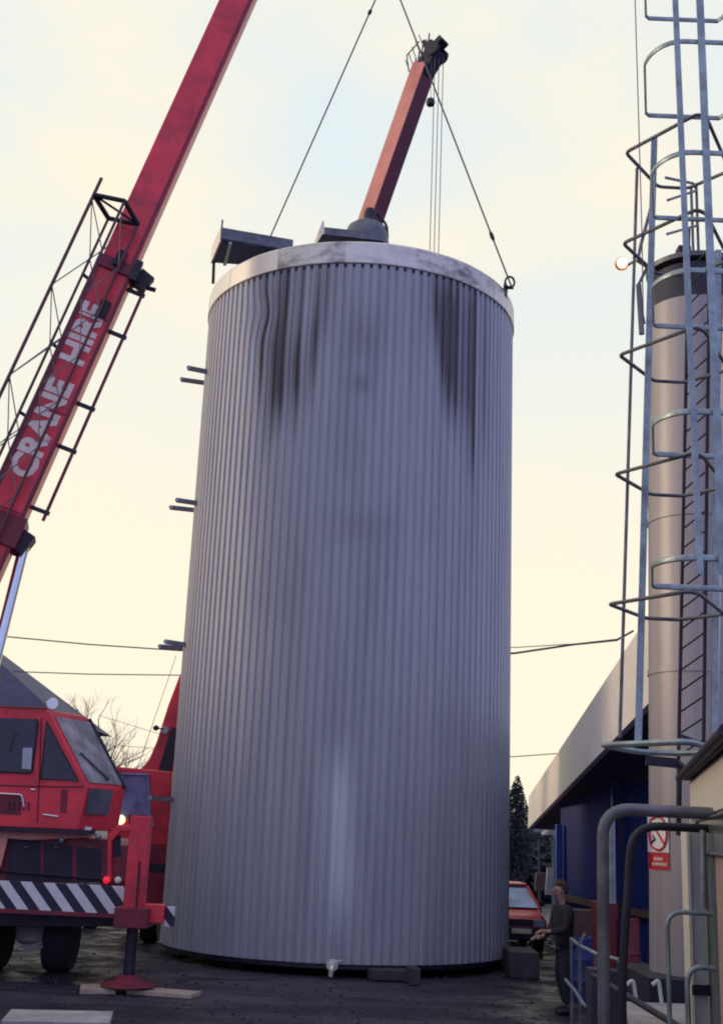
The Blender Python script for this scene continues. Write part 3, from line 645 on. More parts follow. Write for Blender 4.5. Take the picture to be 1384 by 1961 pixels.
MB().prism([PB(255, 1742, BY-.15), PB(330, 1746, BY-.15), PB(330, 1768, BY-.15), PB(255, 1764, BY-.15)], (0, .12, 0)).build('bumper_board', STR, crB)
for Y_ in (26.2, 29.0):
    c_ = Vector((XR-.35, Y_, .5)); wheel(c_, .5, .35, crB, (1, 0, 0))
    c_ = Vector((XR-2.2, Y_, .5)); wheel(c_, .5, .35, crB, (1, 0, 0))
# boom foot housing rising beside the tank
MB().prism([W(262, 1480, 31.2), W(285, 1455, 31.2), W(300, 1420, 31.2), W(322, 1350, 31.2), W(345, 1290, 31.2), W(400, 1290, 31.2), W(400, 1640, 31.2), W(262, 1640, 31.2)], (0, .9, 0)).build('boom_foot', RED, crB, .03)
MB().beam(W(340, 1395, 31.1), W(302, 1520, 31.1), .3, .12).build('ram', BLACK, crB)
lb = W(299, 1394, 31.1); MB().lathe(lb, [(.02, -.07), (.07, -.04), (.08, 0), (.07, .04), (.02, .07)], 14).tube([lb, lb+Vector((.2, 0, -.02))], .02, 6).build('beacon', BLACK, crB)
MB().lathe(W(316, 1398, 31.15), [(.10, 0), (.10, .05)], 14, (0, -1, 0)).build('lamp', GALV, crB)
MB().tube([W(338, 1255, 31), W(262, 1475, 31)], .008, 5).build('guy_rope', WIRE, crB)
MB().box((D0.x, 31.6, 1.9), (2.6, 2.6, 1.2)).build('turntable_body', REDD, crB, .03)

# ------------------------------------------------------------------ bearers under the tank
bk = W(998, 1868, 22.8)
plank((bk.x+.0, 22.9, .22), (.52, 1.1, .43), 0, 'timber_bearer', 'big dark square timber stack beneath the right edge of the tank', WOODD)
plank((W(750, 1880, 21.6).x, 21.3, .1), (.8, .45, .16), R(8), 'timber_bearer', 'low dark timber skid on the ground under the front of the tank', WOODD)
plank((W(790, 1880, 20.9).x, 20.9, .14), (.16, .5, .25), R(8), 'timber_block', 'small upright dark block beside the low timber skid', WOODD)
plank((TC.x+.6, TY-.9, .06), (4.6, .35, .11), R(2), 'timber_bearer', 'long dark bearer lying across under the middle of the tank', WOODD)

# ------------------------------------------------------------------ house roof, tree, wires at the left
hs = thing('slate_roofed_house', 'dark slate gable roof of a house rising behind the red crane cab', 'house', (W(-60, 1500, 44).x, 46, 0))
AP = W(-130, 1150, 48); E1 = W(112, 1370, 43); E2 = W(-420, 1370, 43); E2.z = E1.z
E3 = E2+Vector((0, 10, 0)); E4 = E1+Vector((0, 10, 0))
m_ = MB(); v_ = [m_.bm.verts.new(p) for p in (E1, E2, E3, E4, AP)]
for q in ((0, 1, 4), (1, 2, 4), (2, 3, 4), (3, 0, 4)): m_.bm.faces.new([v_[k] for k in q])
m_.bm.faces.new([v_[k] for k in (3, 2, 1, 0)]); m_.build('roof', SLATE, hs, smooth=False)
MB().prism([(E1.x-.4, E1.y+.4, 0), (E2.x+.4, E1.y+.4, 0), (E2.x+.4, E1.y+9.6, 0), (E1.x-.4, E1.y+9.6, 0)], (0, 0, E1.z-.02)).build('wall', BRICK, hs, smooth=False)
MB().tube([E1+Vector((.05, -.05, -.05)), E2+Vector((0, -.05, -.05))], .07).build('gutter', BLACK, hs)

def bare_tree(name, lab, base, h, seed, spread=.5, n0=5):
    rg_ = random.Random(seed); t = thing(name, lab, 'tree', base)
    tr = MB(); cr = MB(); base = Vector(base)
    def grow(p, d, l, r, lev, mbb):
        pts = [p]; rs = [r]; k = 4
        for i in range(k):
            d = (d+Vector((rg_.uniform(-1, 1), rg_.uniform(-1, 1), rg_.uniform(-.3, .6)))*.16).normalized(); pts.append(pts[-1]+d*l/k); rs.append(r*(1-.5*(i+1)/k))
        mbb.tube(pts, rs, 5 if lev < 3 else 3)
        if lev >= 5: return
        for i in range(rg_.randint(2, 4) if lev else n0):
            q = pts[rg_.randint(2, 4)]; an = rg_.uniform(0, 6.28)
            nd_ = (d+Vector((math.cos(an), math.sin(an), rg_.uniform(-.1, .5)))*spread*rg_.uniform(.6, 1.5)).normalized()
            grow(q, nd_, l*rg_.uniform(.55, .78), r*.52, lev+1, cr)
    grow(base, Vector((0, 0, 1)), h*.34, h*.017, 0, tr)
    tr.build('trunk', BARK, t); cr.build('crown', BARK, t)
    return t
bt = W(178, 1500, 52); bare_tree('bare_tree', 'leafless winter tree standing between the crane cab and the tank', (bt.x, 52, 0), 9.6, 4, .62, 8)
bt = W(120, 1500, 62); bare_tree('bare_tree', 'fainter leafless tree farther away behind the cab mirror', (bt.x, 62, 0), 10.0, 9, .6, 7)
# dark hedge bush by the cab
def leafy(name, lab, c, sx, sz, seed, n, m, cat='bush', trunk=False):
    rg_ = random.Random(seed); t = thing(name, lab, cat, (c[0], c[1], 0)); mb = MB(); c = Vector(c)
    for i in range(n):
        u = Vector((rg_.gauss(0, 1), rg_.gauss(0, 1), rg_.gauss(0, 1))).normalized()*rg_.random()**.4
        f = 1-.55*max(0, u.z) if trunk else 1
        p = c+Vector((u.x*sx*f, u.y*sx*f, u.z*sz)); s_ = rg_.uniform(.05, .13)*sx
        a = Vector((rg_.uniform(-1, 1), rg_.uniform(-1, 1), rg_.uniform(-1, 1))).normalized()*s_; b = a.orthogonal().normalized()*s_*.6
        mb.quad(p-a, p-b, p+a, p+b)
    mb.build('crown' if trunk else 'foliage', m, t, smooth=False)
    MB().tube([(c.x, c.y, 0), (c.x, c.y, c.z)], [.16, .06], 7).build('trunk' if trunk else 'stem', BARK, t)
    return t
EVG = mat('dark evergreen leaf', (.02, .025, .03), .8, 0, .5, 5, 0)
c_ = W(192, 1452, 48); leafy('dark_bush', 'dark evergreen treetop showing past the cab windscreen', (c_.x, 48, c_.z-.5), .55, .7, 5, 900, EVG)

def wire(pts, lab, r=.012, name='overhead_wire'):
    n = []; 
    for i in range(len(pts)-1):
        for k in range(10): n.append(pts[i].lerp(pts[i+1], k/10))
    n.append(pts[-1]); o = MB().tube(n, r, 5).build(name, WIRE); tag(o, lab, 'cable', 'overhead wires behind the tank'); return o
def ext(a, b, Y, k=.6):
    A_, B__ = W(*a, Y), W(*b, Y); return [A_-(B__-A_)*k, A_, B__, B__+(B__-A_)*k]
wire([W(-60, 1213, 38), W(0, 1218, 38), W(170, 1234, 38), W(345, 1246, 38), W(600, 1258, 38)], 'upper overhead wire crossing the sky left of the tank', .022)
wire([W(25, 1286, 46), W(170, 1291, 46), W(340, 1293, 46), W(600, 1290, 46)], 'lower overhead wire running from the slate roof to the tank', .022)
wire([W(190, 1370, 60), W(320, 1410, 60), W(420, 1425, 60)], 'faint sloping wire beyond the bare tree', .012)
wire([W(230, 1428, 60), W(330, 1436, 60), W(420, 1438, 60)], 'faint level wire low beyond the bare tree', .012)
wire([W(700, 1262, 30), W(985, 1251, 30), W(1100, 1234, 30), W(1180, 1226, 30), W(1212, 1208, 30)], 'thick overhead cable sagging from the tank to the cream roof edge', .028)
wire([W(700, 1240, 30), W(985, 1240, 30), W(1100, 1233, 30), W(1180, 1224, 30), W(1212, 1208, 30)], 'thin overhead cable above the thick one right of the tank', .012)
wire([W(800, 1452, 44), W(985, 1449, 44), W(1066, 1443, 44)], 'lower thin wire meeting the cream fascia right of the tank', .018)

# unseen block added on the left to keep the low sun off the ground
wk = thing('sun_blocker', 'unseen brick block added on the left to keep low sun off the yard', 'building', (-30, 20, 0))
MB().box((-31, 18, 4.7), (12, 90, 9.4)).build('wall', BRICK, wk)
MB().prism([(-37.5, -28, 9.4), (-24.6, -28, 9.4), (-31, -28, 10.6)], (0, 92, 0)).build('roof', SLATE, wk)  # top of the added unseen sun blocker

# ------------------------------------------------------------------ warehouse at the right with cream fascia
wh = thing('warehouse', 'blue-clad warehouse under a wide sloping cream roof fascia', 'building', (6.5, 24, 0))
fn_ = W(1228, 1197, 17.0); fb_ = W(1228, 1360, 17.0); ff = W(1012, 1525, 36); fg = W(1010, 1587, 36)
kk = .35
fn0 = fn_-(ff-fn_)*kk*.4; fb0 = fb_-(fg-fb_)*kk*.4
MB().prism([ff, fn0, fb0, fg], (.12, .1, 0)).build('fascia', CREAM, wh, smooth=False)
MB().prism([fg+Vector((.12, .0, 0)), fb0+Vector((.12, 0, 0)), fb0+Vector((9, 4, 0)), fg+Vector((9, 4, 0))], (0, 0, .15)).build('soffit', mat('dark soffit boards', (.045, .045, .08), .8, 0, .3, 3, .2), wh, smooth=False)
MB().prism([ff+Vector((.12, 0, -.02)), fn0+Vector((.12, 0, -.02)), fn0+Vector((9, 4, .2)), ff+Vector((9, 4, .2))], (0, 0, .1)).build('roof', SLATE, wh, smooth=False)
# blue corrugated wall set back below the soffit
wa = W(1076, 1700, 29.5); wb = W(1260, 1700, 20)
mb = MB(); nseg = 90; top = 3.6
pts = []
for i in range(nseg+1):
    f = i/nseg; p = Vector((wa.x, wa.y, 0)).lerp(Vector((wb.x+1.5, wb.y-2.5, 0)), f); nrm_ = Vector((-(wb.y-wa.y), (wb.x-wa.x), 0)).normalized()
    pts.append(p+nrm_*(.03 if (i//1) % 2 else -.03))
for i in range(nseg): mb.quad(pts[i], pts[i+1], pts[i+1]+Vector((0, 0, top)), pts[i]+Vector((0, 0, top)))
mb.build('wall', BLUE, wh, smooth=False)
MB().beam((wa.x-.12, wa.y-.25, 0), (wa.x-.12, wa.y-.25, 2.75), .15, .15).build('corner_post', BLUEB, wh, .01)
for f in (.35, .62, .8):
    p = Vector((wa.x-.15, wa.y-.2, 0)).lerp(Vector((wb.x+1.3, wb.y-2.7, 0)), f)
    MB().beam(p, p+Vector((0, 0, top)), .12, .16).build('wall_post', BLUEB if f > .5 else BLUE, wh)
MB().beam(Vector((wa.x-.1, wa.y-.3, 1.1)), Vector((wb.x+1.4, wb.y-2.9, 1.1)), .06, .14).build('wall_rail', mat('brown timber rail', (.09, .05, .045), .8), wh)

# background block beyond (dark) between tank and warehouse
c_ = W(990, 1560, 46); leafy('evergreen_tree', 'tall dark evergreen with pointed top behind the right side of the tank', (W(990, 1500, 46).x, 46, 2.6), .62, 2.1, 12, 6000, EVG, 'tree', True)
c_ = W(1035, 1640, 50); leafy('evergreen_tree', 'low spreading dark evergreen behind the red car', (c_.x-.2, 50, 1.0), 2.2, 1.6, 15, 5200, EVG, 'tree', True)
fh = thing('distant_shed', 'dark brick shed with pale patches beyond the red car', 'shed', (W(985, 1600, 52).x, 53, 0))
c_ = Vector((W(1000, 1600, 52).x, 54, 0))
MB().box(c_+Vector((0, 0, 1.1)), (7, 3, 2.2)).build('wall', BRICK, fh)
MB().prism([c_+Vector((-3.7, -1.7, 2.15)), c_+Vector((-3.7, 1.7, 2.15)), c_+Vector((-3.7, 0, 2.9))], (7.4, 0, 0)).build('roof', SLATE, fh)
MB().box(c_+Vector((.4, -1.52, 1.2)), (.9, .05, .7)).build('window', WHITE, fh)

# small lamp post and boards near the blue post
lp_ = W(1058, 1600, 31)
t = thing('street_lamp', 'thin lamp post with pale curved head beside the bright blue post', 'lamp post', (lp_.x, 31, 0))
MB().tube(arcpts([(lp_.x, 31, 0), (lp_.x, 31, lp_.z), W(1040, 1600, 31)], .3), .035, 8).build('pole', GALV, t)
MB().lathe(W(1046, 1596, 31), [(.02, -.05), (.14, -.03), (.12, .05), (.02, .08)], 16).build('lamp_head', CREAM, t)
b_ = W(1050, 1690, 28); o = MB().prism([W(1047, 1662, 28.5), W(1060, 1662, 28.5), W(1056, 1714, 28.5), W(1043, 1714, 28.5)], (0, .06, 0)).build('white_board', CREAM, None, .005); tag(o, 'tall pale panel leaning left of the bright blue post', 'board')
o = MB().prism([W(1026, 1671, 29.5), W(1044, 1671, 29.5), W(1041, 1706, 29.5), W(1024, 1706, 29.5)], (0, .1, 0)).build('brown_board', mat('tan plywood', (.26, .17, .14), .7, 0, .3, 5, .2), None, .005); tag(o, 'brown wooden panel between the red car and the pale board', 'board')
o = MB().beam(W(1032, 1606, 30), Vector((W(1034, 1720, 30).x, 30, 0)), .06, .06).build('thin_post', GALVD); tag(o, 'thin grey post left of the lamp post', 'post')

# ------------------------------------------------------------------ red car
cyv = 26.6; cl_ = W(960, 1790, cyv); scx = Vector((1, 0, 0))
car = thing('parked_car', 'red hatchback car seen end-on behind the right edge of the tank', 'car', (W(985, 1790, cyv).x, cyv, 0))
def CP(l, Y=cyv): return [W(x, y, Y) for x, y in l]
X0 = W(1003, 1750, cyv).x
def carsec(Y, half, zlist): pass
body = MB()
# body lofted from side profile rings (x half width, z) at several stations
secs = [(0, .78, .38, .70), (.12, .84, .30, .80), (1.0, .86, .28, .92), (1.2, .86, .28, .95), (2.6, .86, .28, .93), (3.6, .84, .30, .86), (3.75, .78, .36, .72)]
cx_ = W(972, 1750, cyv).x
prev = None
for (dy, hw, z0, z1) in secs:
    y = cyv+dy; ring = [body.bm.verts.new((cx_+a, y, b)) for a, b in ((-hw*.92, z0), (-hw, z0+.12), (-hw, z1-.1), (-hw*.9, z1), (hw*.9, z1), (hw, z1-.1), (hw, z0+.12), (hw*.92, z0))]
    if prev:
        for i in range(8): body.bm.faces.new((prev[i], prev[(i+1) % 8], ring[(i+1) % 8], ring[i]))
    else: body.bm.faces.new(ring)
    prev = ring
body.bm.faces.new(prev[::-1]); CARRED = mat('car red', (.62, .035, .05), .3, 0, .1, 2, 0)
bo = body.build('body', CARRED, car, .02)
gh = MB(); prev = None
for (y, z, hw) in ((cyv+.85, .93, .80), (cyv+1.45, 1.33, .64), (cyv+2.7, 1.35, .64), (cyv+3.2, .93, .78)):
    pass
gb = [(cx_-.80, cyv+.75, .92), (cx_+.80, cyv+.75, .92), (cx_+.80, cyv+3.3, .92), (cx_-.80, cyv+3.3, .92)]
gt = [(cx_-.62, cyv+1.35, 1.34), (cx_+.62, cyv+1.35, 1.34), (cx_+.62, cyv+2.7, 1.34), (cx_-.62, cyv+2.7, 1.34)]
vb = [gh.bm.verts.new(p) for p in gb]; vt = [gh.bm.verts.new(p) for p in gt]
gh.bm.faces.new(vb[::-1]); gh.bm.faces.new(vt)
for i in range(4): gh.bm.faces.new((vb[i], vb[(i+1) % 4], vt[(i+1) % 4], vt[i]))
gh.build('windscreen', MATS['blue tinted glazing'], car, .02)
MB().prism([Vector(p)+Vector((0, 0, .005)) for p in gt], (0, 0, .06)).build('roof_panel', CARRED, car, .02)
for i in range(4): MB().tube([Vector(gb[i]), Vector(gt[i])], .035, 6).build('pillar', CARRED, car)
MB().box((cx_, cyv-.03, .44), (1.62, .16, .26)).build('bumper', BLACK, car, .03)
MB().box((cx_, cyv-.0, .66), (1.1, .03, .14)).build('grille', BLACK, car)
pl_ = W(1000, 1774, cyv-.12); MB().box((min(pl_.x, cx_+.45)-.02, cyv-.125, .50), (.42, .02, .10)).build('number_plate', mat('pale plate', (.8, .8, .6), .4), car)
for s_ in (-1, 1): MB().box((cx_+s_*.66, cyv-.0, .66), (.24, .05, .15)).build('headlamp', GALV, car, .01)
for s_ in (-1, 1):
    for dy in (.7, 3.0): wheel(Vector((cx_+s_*.74, cyv+dy, .3)), .3, .2, car, (1, 0, 0))
MB().box((cx_+.88, cyv+1.1, 1.0), (.14, .1, .1)).build('door_mirror', BLACK, car, .01)
# debris on the ground near the car
def rub(px, py, z, n, seed, lab, m=CONC, s0=.09, sx=.5):
    rg_ = random.Random(seed); p0 = Z(px, py, 0); mb = MB()
    for i in range(n):
        c = p0+Vector((rg_.gauss(0, sx), rg_.gauss(0, sx*.6), 0)); s_ = s0*rg_.uniform(.5, 1.4); pts = []
        c.z = s_*.5+rg_.random()*z
        a = Vector((rg_.uniform(-1, 1), rg_.uniform(-1, 1), rg_.uniform(-.4, .4))).normalized()
        mb.beam(c-a*s_, c+a*s_, s_*rg_.uniform(.5, 1.2), s_*rg_.uniform(.3, .8))
    o = mb.build('rubble_heap', m, None, .006); tag(o, lab, 'rubble')
rub(1040, 1800, .28, 60, 3, 'heap of pale broken rubble beside the foot of the blue post')
rub(995, 1815, .08, 50, 5, 'scattered pale rubble on the ground in front of the red car', sx=.45, s0=.06)
p_ = Z(1038, 1852, 0)
o = MB().beam(p_+Vector((-.25, .1, .06)), p_+Vector((.3, -.05, .06)), .09, .08).beam(p_+Vector((.26, -.04, .05)), p_+Vector((.34, .3, .24)), .08, .08).build('timber_offcut', WOOD, None, .005); tag(o, 'pale timber offcuts lying between the tank and the person', 'timber')

# ------------------------------------------------------------------ person
def person(base, face_ang):
    t = thing('person', 'person in dark work clothes standing at the railing with both hands held forward', 'person', base)
    M = Matrix.Translation(base) @ Matrix.Rotation(face_ang, 4, 'Z')   # faces local +X
    def skin(name, chains, m, parent, sub=2, root=0):
        verts = []; edges = []; rad = []; idx = {}
        for ch in chains:
            prev = None
            for (k, p, r) in ch:
                if k not in idx: idx[k] = len(verts); verts.append(M @ Vector(p)-base); rad.append(r)
                if prev is not None: edges.append((idx[prev], idx[k]))
                prev = k
        me = bpy.data.meshes.new(name); me.from_pydata(verts, edges, []); me.materials.append(m)
        o = bpy.data.objects.new(name, me); COL.objects.link(o); o.parent = parent; ORG[o.name] = Vector(base)
        mo = o.modifiers.new('skin', 'SKIN'); mo.use_smooth_shade = True
        for i, v in enumerate(me.skin_vertices[0].data):
            r = rad[i]; v.radius = (r, r) if not isinstance(r, tuple) else r; v.use_root = (i == root)
        s_ = o.modifiers.new('sub', 'SUBSURF'); s_.levels = sub; s_.render_levels = sub
        return o
    b = skin('body', [
        [('pel', (0, 0, .95), (.09, .12)), ('waist', (0, 0, 1.12), (.08, .11)), ('chest', (.02, 0, 1.30), (.08, .12)), ('nb', (.02, 0, 1.46), .05), ('neck', (.03, 0, 1.53), .048), ('head0', (.055, 0, 1.61), (.078, .066)), ('head1', (.055, 0, 1.68), (.115, .092)), ('head2', (.04, 0, 1.755), (.09, .075))],
        [('chest', 0, 0), ('shL', (.02, .19, 1.40), .045), ('elL', (.10, .24, 1.14), .04), ('wrL', (.34, .14, 1.12), .032)],
        [('chest', 0, 0), ('shR', (.02, -.19, 1.40), .045), ('elR', (.06, -.25, 1.15), .04), ('wrR', (.30, -.12, 1.02), .032)],
        [('pel', 0, 0), ('hL', (0, .09, .86), .07), ('kL', (.05, .11, .50), .05), ('aL', (-.02, .12, .10), .042)],
        [('pel', 0, 0), ('hR', (0, -.09, .86), .07), ('kR', (.02, -.12, .50), .05), ('aR', (-.10, -.14, .10), .042)]], SKIN, t)
    skin('jacket', [
        [('pel', (0, 0, .86), (.15, .19)), ('w', (0, 0, 1.05), (.145, .18)), ('c', (.02, 0, 1.32), (.155, .205)), ('n', (.02, 0, 1.47), (.085, .095))],
        [('c', 0, 0), ('sL', (.02, .20, 1.42), .085), ('eL', (.10, .245, 1.14), .066), ('wL', (.30, .157, 1.12), .052)],
        [('c', 0, 0), ('sR', (.02, -.20, 1.42), .085), ('eR', (.06, -.255, 1.15), .066), ('wR', (.26, -.14, 1.035), .052)]], COAT, t)
    skin('trousers', [
        [('p', (0, 0, 1.0), (.12, .15)), ('hL', (.005, .085, .80), .10), ('kL', (.05, .11, .50), .078), ('aL', (-.02, .12, .12), .064)],
        [('p', 0, 0), ('hR', (-.005, -.085, .80), .10), ('kR', (.02, -.12, .50), .078), ('aR', (-.10, -.14, .12), .064)]], TROUS, t)
    for (x, y) in ((-.02, .12), (-.10, -.14)):
        skin('boot', [[('a', (x-.05, y, .06), .055), ('b', (x+.08, y, .05), .052), ('c', (x+.19, y, .04), .042)]], BLACK, t)
    bmh = bmesh.new(); bmesh.ops.create_uvsphere(bmh, u_segments=28, v_segments=20, radius=1)
    dl = [f for f in bmh.faces if (f.calc_center_median().x > .25 and f.calc_center_median().z < .50) or f.calc_center_median().z < -.55]
    bmesh.ops.delete(bmh, geom=dl, context='FACES')
    for v in bmh.verts:
        n_ = 1+.05*noise.noise(v.co*4); v.co = M @ Vector((.045+v.co.x*.112*n_, v.co.y*.093*n_, 1.715+v.co.z*.128*n_))
    me = bpy.data.meshes.new('hair'); bmh.to_mesh(me); bmh.free(); finish('hair', me, mat('dark hair', (.04, .025, .02), .8), t)
    mb = MB()
    def T(*p): return M @ Vector(p)
    mb.tube([T(.15, 0, 1.70), T(.178, 0, 1.665), T(.155, 0, 1.65)], [.012, .018, .012], 6)
    mb.build('nose', SKIN, t)
    for s_ in (-1, 1):
        MB().lathe(T(.135, s_*.034, 1.695), [(.002, -.012), (.011, -.005), (.011, .005), (.002, .012)], 8).build('eye', BLACK, t)
        MB().lathe(T(.05, s_*.082, 1.675), [(.004, -.03), (.016, -.01), (.016, .015), (.004, .03)], 8).build('ear', SKIN, t)
    MB().tube([T(.142, -.024, 1.615), T(.15, 0, 1.613), T(.142, .024, 1.615)], .006, 6).build('mouth', mat('lips', (.3, .1, .09), .5), t)
    for (wx, wy, wz, sg) in ((.34, .14, 1.12, -1), (.30, -.12, 1.02, 1)):
        ch = [[('w', (wx-.02, wy, wz), .026), ('p', (wx+.05, wy, wz), (.022, .034)), ('p2', (wx+.09, wy, wz), (.018, .036))]]
        for i, ln in enumerate((.062, .072, .068, .052)):
            yy = wy-.03+.02*i
            ch.append([('p2', 0, 0), ('f%d' % i, (wx+.10+ln*.3, yy, wz-.004), .009), ('g%d' % i, (wx+.10+ln*.8, yy, wz-.025), .0085), ('h%d' % i, (wx+.10+ln*.85, yy, wz-.05), .007)])
        ch.append([('p', 0, 0), ('t1', (wx+.06, wy+sg*.045, wz-.01), .011), ('t2', (wx+.10, wy+sg*.05, wz-.03), .009)])
        skin('hand', ch, SKIN, t, 1)
    return t
pf = Z(1080, 1942, 0)
person(Vector((pf.x, pf.y, 0)), R(195))

# ------------------------------------------------------------------ near right: silo, ladders, cabin, pipes
SY = 13.2
sl_ = W(1233, 1500, SY); SR = .55; LEAN = .021; SX = sl_.x+SR
SC = Vector((SX, SY, 0))
silo = thing('silo', 'slim pale mauve cylindrical silo at right behind the ladders', 'silo', SC)
zb_ = W(1290, 600, SY).z
SILO = mat('mauve grey silo paint', (.34, .31, .325), .45, .15, .12, 2.6, .08, stretch=(4, 4, .05), dirt=(.24, .20, .23), dirt_amt=.6)
MB().lathe(SC, [(SR, 0), (SR, zb_)], 64).build('shell', SILO, silo)
MB().lathe(SC, [(SR-.03, zb_), (SR-.06, zb_+.08), (SR-.05, W(1290, 534, SY).z)], 48).build('hood', mat('dark blue hood', (.018, .02, .045), .6, .1, .3, 3, .1), silo)
for y_ in (1000, 1290):
    z_ = W(1270, y_, SY).z; MB().lathe(SC, [(SR, z_-.03), (SR+.012, z_-.03), (SR+.012, z_+.03), (SR, z_+.03)], 64).build('weld_band', SILO, silo)
mb = MB().box((SX, SY, .55), (1.5, 1.5, 1.1)); mb.build('plinth', DARK, silo)
zt_ = W(1290, 528, SY).z
MB().lathe(SC+Vector((0, 0, zt_)), [(SR+.015, 0), (SR+.02, .06), (SR-.1, .10), (.1, .25)], 48).build('top_ring', GALVD, silo)
# inspection lid lump and top guard rail behind
MB().box((SX-.15, SY-.1, zt_+.25), (.16, .16, .16)).build('vent_box', BLACK, silo, .02)
a_, b_ = W(1352, 1500, SY-SR-.02), W(1360, 560, SY-SR-.02)
MB().beam(a_, b_, .06, .05, side=Vector((1, 0, 0))).build('bright_strip', mat('cream bright strip', (.72, .60, .46), .5, 0, .15, 3, .05), silo)  # lit strip on the silo, painted as an added cream bar
# guard rail on the silo top
def zlev(py, px, Y): return W(px, py, Y).z
zr = [W(1300, 360, SY).z, W(1300, 415, SY).z]
xs_ = [SX-.45, SX-.40]
# two posts + rails as seen at x 1288 - 1303
gr = MB()
for x_ in (1289, 1299):
    a_ = W(x_, 355, SY); gr.tube([a_, Vector((a_.x+.02, a_.y, zt_+.06))], .018, 6)
a_ = W(1245, 383, SY-.6); gr.tube(arcpts([a_, W(1300, 363, SY), W(1295, 350, SY), W(1240, 340, SY-.6)], .08), .018, 6)
a_ = W(1245, 448, SY-.6); gr.tube(arcpts([a_, W(1303, 430, SY), W(1300, 415, SY)], .08), .018, 6)
gr.build('guard_rail', GALVD, silo)

# near ladder with rounded cage
YN, YF = 9.2, 10.35
lad = thing('caged_ladder', 'tall galvanised ladder cage with rounded hoops nearest the camera at right', 'ladder', (W(1330, 1000, 9.8).x, 9.8, 3.4))
levels = [W(1330, y_, YN).z for y_ in (80, 292, 518, 788, 1068)]
sp_ = levels[0]-levels[1]; levels = [levels[0]+2*sp_, levels[0]+sp_]+levels
def xl(z, Y, px):                     # X on a leaning side line
    return px
for z in levels:
    pz = proj((W(1300, 300, YF).x, YF, z))[1]
    xL = W(1232, pz, YF).x if pz < 400 else W(1246, pz, YF).x
    if pz > 1000: xL = W(1244, pz, YF).x
    xR = xL+.80
    P_ = []
    # far side, tight corners
    shn = (xL/YF)*.9; xN = xL-shn*(YF-YN-.35)
    P_ += [Vector((xL+.05+(xR-xL-.1)*f, YF, z)) for f in (0, .25, .5, .75, 1)]
    P_ += [Vector((xR-.02, YF-.05, z)), Vector((xR, YF-.12, z)), Vector((xR, YN+.45, z))]
    for k in range(1, 7): a = k/7*math.pi/2; P_.append(Vector((xR-.32+.32*math.cos(a), YN+.45-.45*math.sin(a), z)))
    P_ += [Vector((xR-.32, YN, z)), Vector(((xN+xR)/2, YN, z)), Vector((xN+.27, YN, z))]
    for k in range(1, 7): a = k/7*math.pi/2; P_.append(Vector((xN+.27-.27*math.sin(a), YN+.35-.35*math.cos(a), z)))
    P_ += [Vector((xN, YN+.35, z)), Vector((xL-.01, YF-.12, z)), Vector((xL+.01, YF-.04, z))]
    MB().tube(P_, .027, 8, closed=True, flat=(.45, 1)).build('hoop', GALV, lad)
zt_top = levels[0]+.6; zbm = levels[-1]-.15
for (xt, yt, xb, yb) in ((1292, 0, 1340, 1100), (1339, 0, 1384, 1100)):
    a_, b_ = W(xt, yt, YN-.035), W(xb, yb, YN-.035); d = (a_-b_).normalized(); a_ = a_+d*2.2
    MB().beam(b_, a_, .052 if xt < 1300 else .066, .014, side=Vector((1, 0, 0))).build('cage_strap', GALV, lad)
a_, b_ = W(1420, 0, 9.9), W(1455, 1100, 9.9); a_ = a_+(a_-b_).normalized()*2
MB().beam(b_, a_, .06, .03, side=Vector((0, 1, 0))).build('cage_strap', GALV, lad)

# farther ladder with angular frames
Y1 = 10.9
l2 = thing('framed_ladder', 'steel ladder in angular pipe frames against the silo, behind the rounded cage', 'ladder', (W(1250, 1420, 11).x, 11, 3.2))
z4 = W(1177, 908, Y1).z; L4 = W(1177, 908, Y1)
offs = [Z(x, y, z4)-L4 for x, y in ((1177, 908), (1325, 868), (1345, 874), (1392, 932), (1306, 950), (1245, 947))]
lv = [(1197, 292), (1192, 466), (1185, 680), (1177, 908), (1165, 1157), (1152, 1427)]
for i, (x_, y_) in enumerate(lv):
    b_ = W(x_, y_, Y1); P_ = [b_+o_ for o_ in offs]
    cen = sum(P_, Vector())/6
    n_ = []
    for k in range(6):
        A_, Bq, C_ = P_[k-1], P_[k], P_[(k+1) % 6]
        r_ = min(.06, (A_-Bq).length*.4, (C_-Bq).length*.4)
        p = Bq+(A_-Bq).normalized()*r_; q = Bq+(C_-Bq).normalized()*r_
        for s_ in range(4): t_ = s_/3; n_.append(p*(1-t_)**2+Bq*2*t_*(1-t_)+q*t_*t_)
    MB().tube(n_, .019 if i < 5 else .028, 8, closed=True).build('hoop', GALVD if i < 5 else GALV, l2)
# back floodlight rod and light upright
top_, bot_ = W(1219, 322, Y1+.25), W(1186, 1412, Y1+.25)
MB().tube([bot_, top_], .017, 8).build('upright', GALVD, l2)
MB().beam(W(1221, 1422, Y1-.1), W(1252, 262, Y1-.1), .062, .02, side=Vector((1, 0, 0))).build('upright', GALV, l2)
YS = 11.7
sa, sb = W(1298, 1470, YS), W(1318, 440, YS); sc, sdn = W(1346, 1440, YS-.25), W(1358, 440, YS-.25)
MB().beam(sa, sb, .028, .035, side=Vector((1, 0, 0))).build('stile', DARK, l2)
MB().beam(sc, sdn, .028, .035, side=Vector((1, 0, 0))).build('stile', DARK, l2)
MB().beam(W(1366, 1440, YS-.3), W(1374, 480, YS-.3), .06, .05, side=Vector((1, 0, 0))).build('upright', GALV, l2)
nr = 26
for k in range(nr):
    f = .02+k*.93/nr
    f2 = (f*(sb-sa).length)/(sdn-sc).length
    MB().tube([sa.lerp(sb, f), sc.lerp(sdn, f2)], .009, 6).build('rung', DARK, l2)
MB().beam(W(1298, 1600, YS), W(1300, 1470, YS), .035, .07, side=Vector((1, 0, 0))).build('stile', DARK, l2)
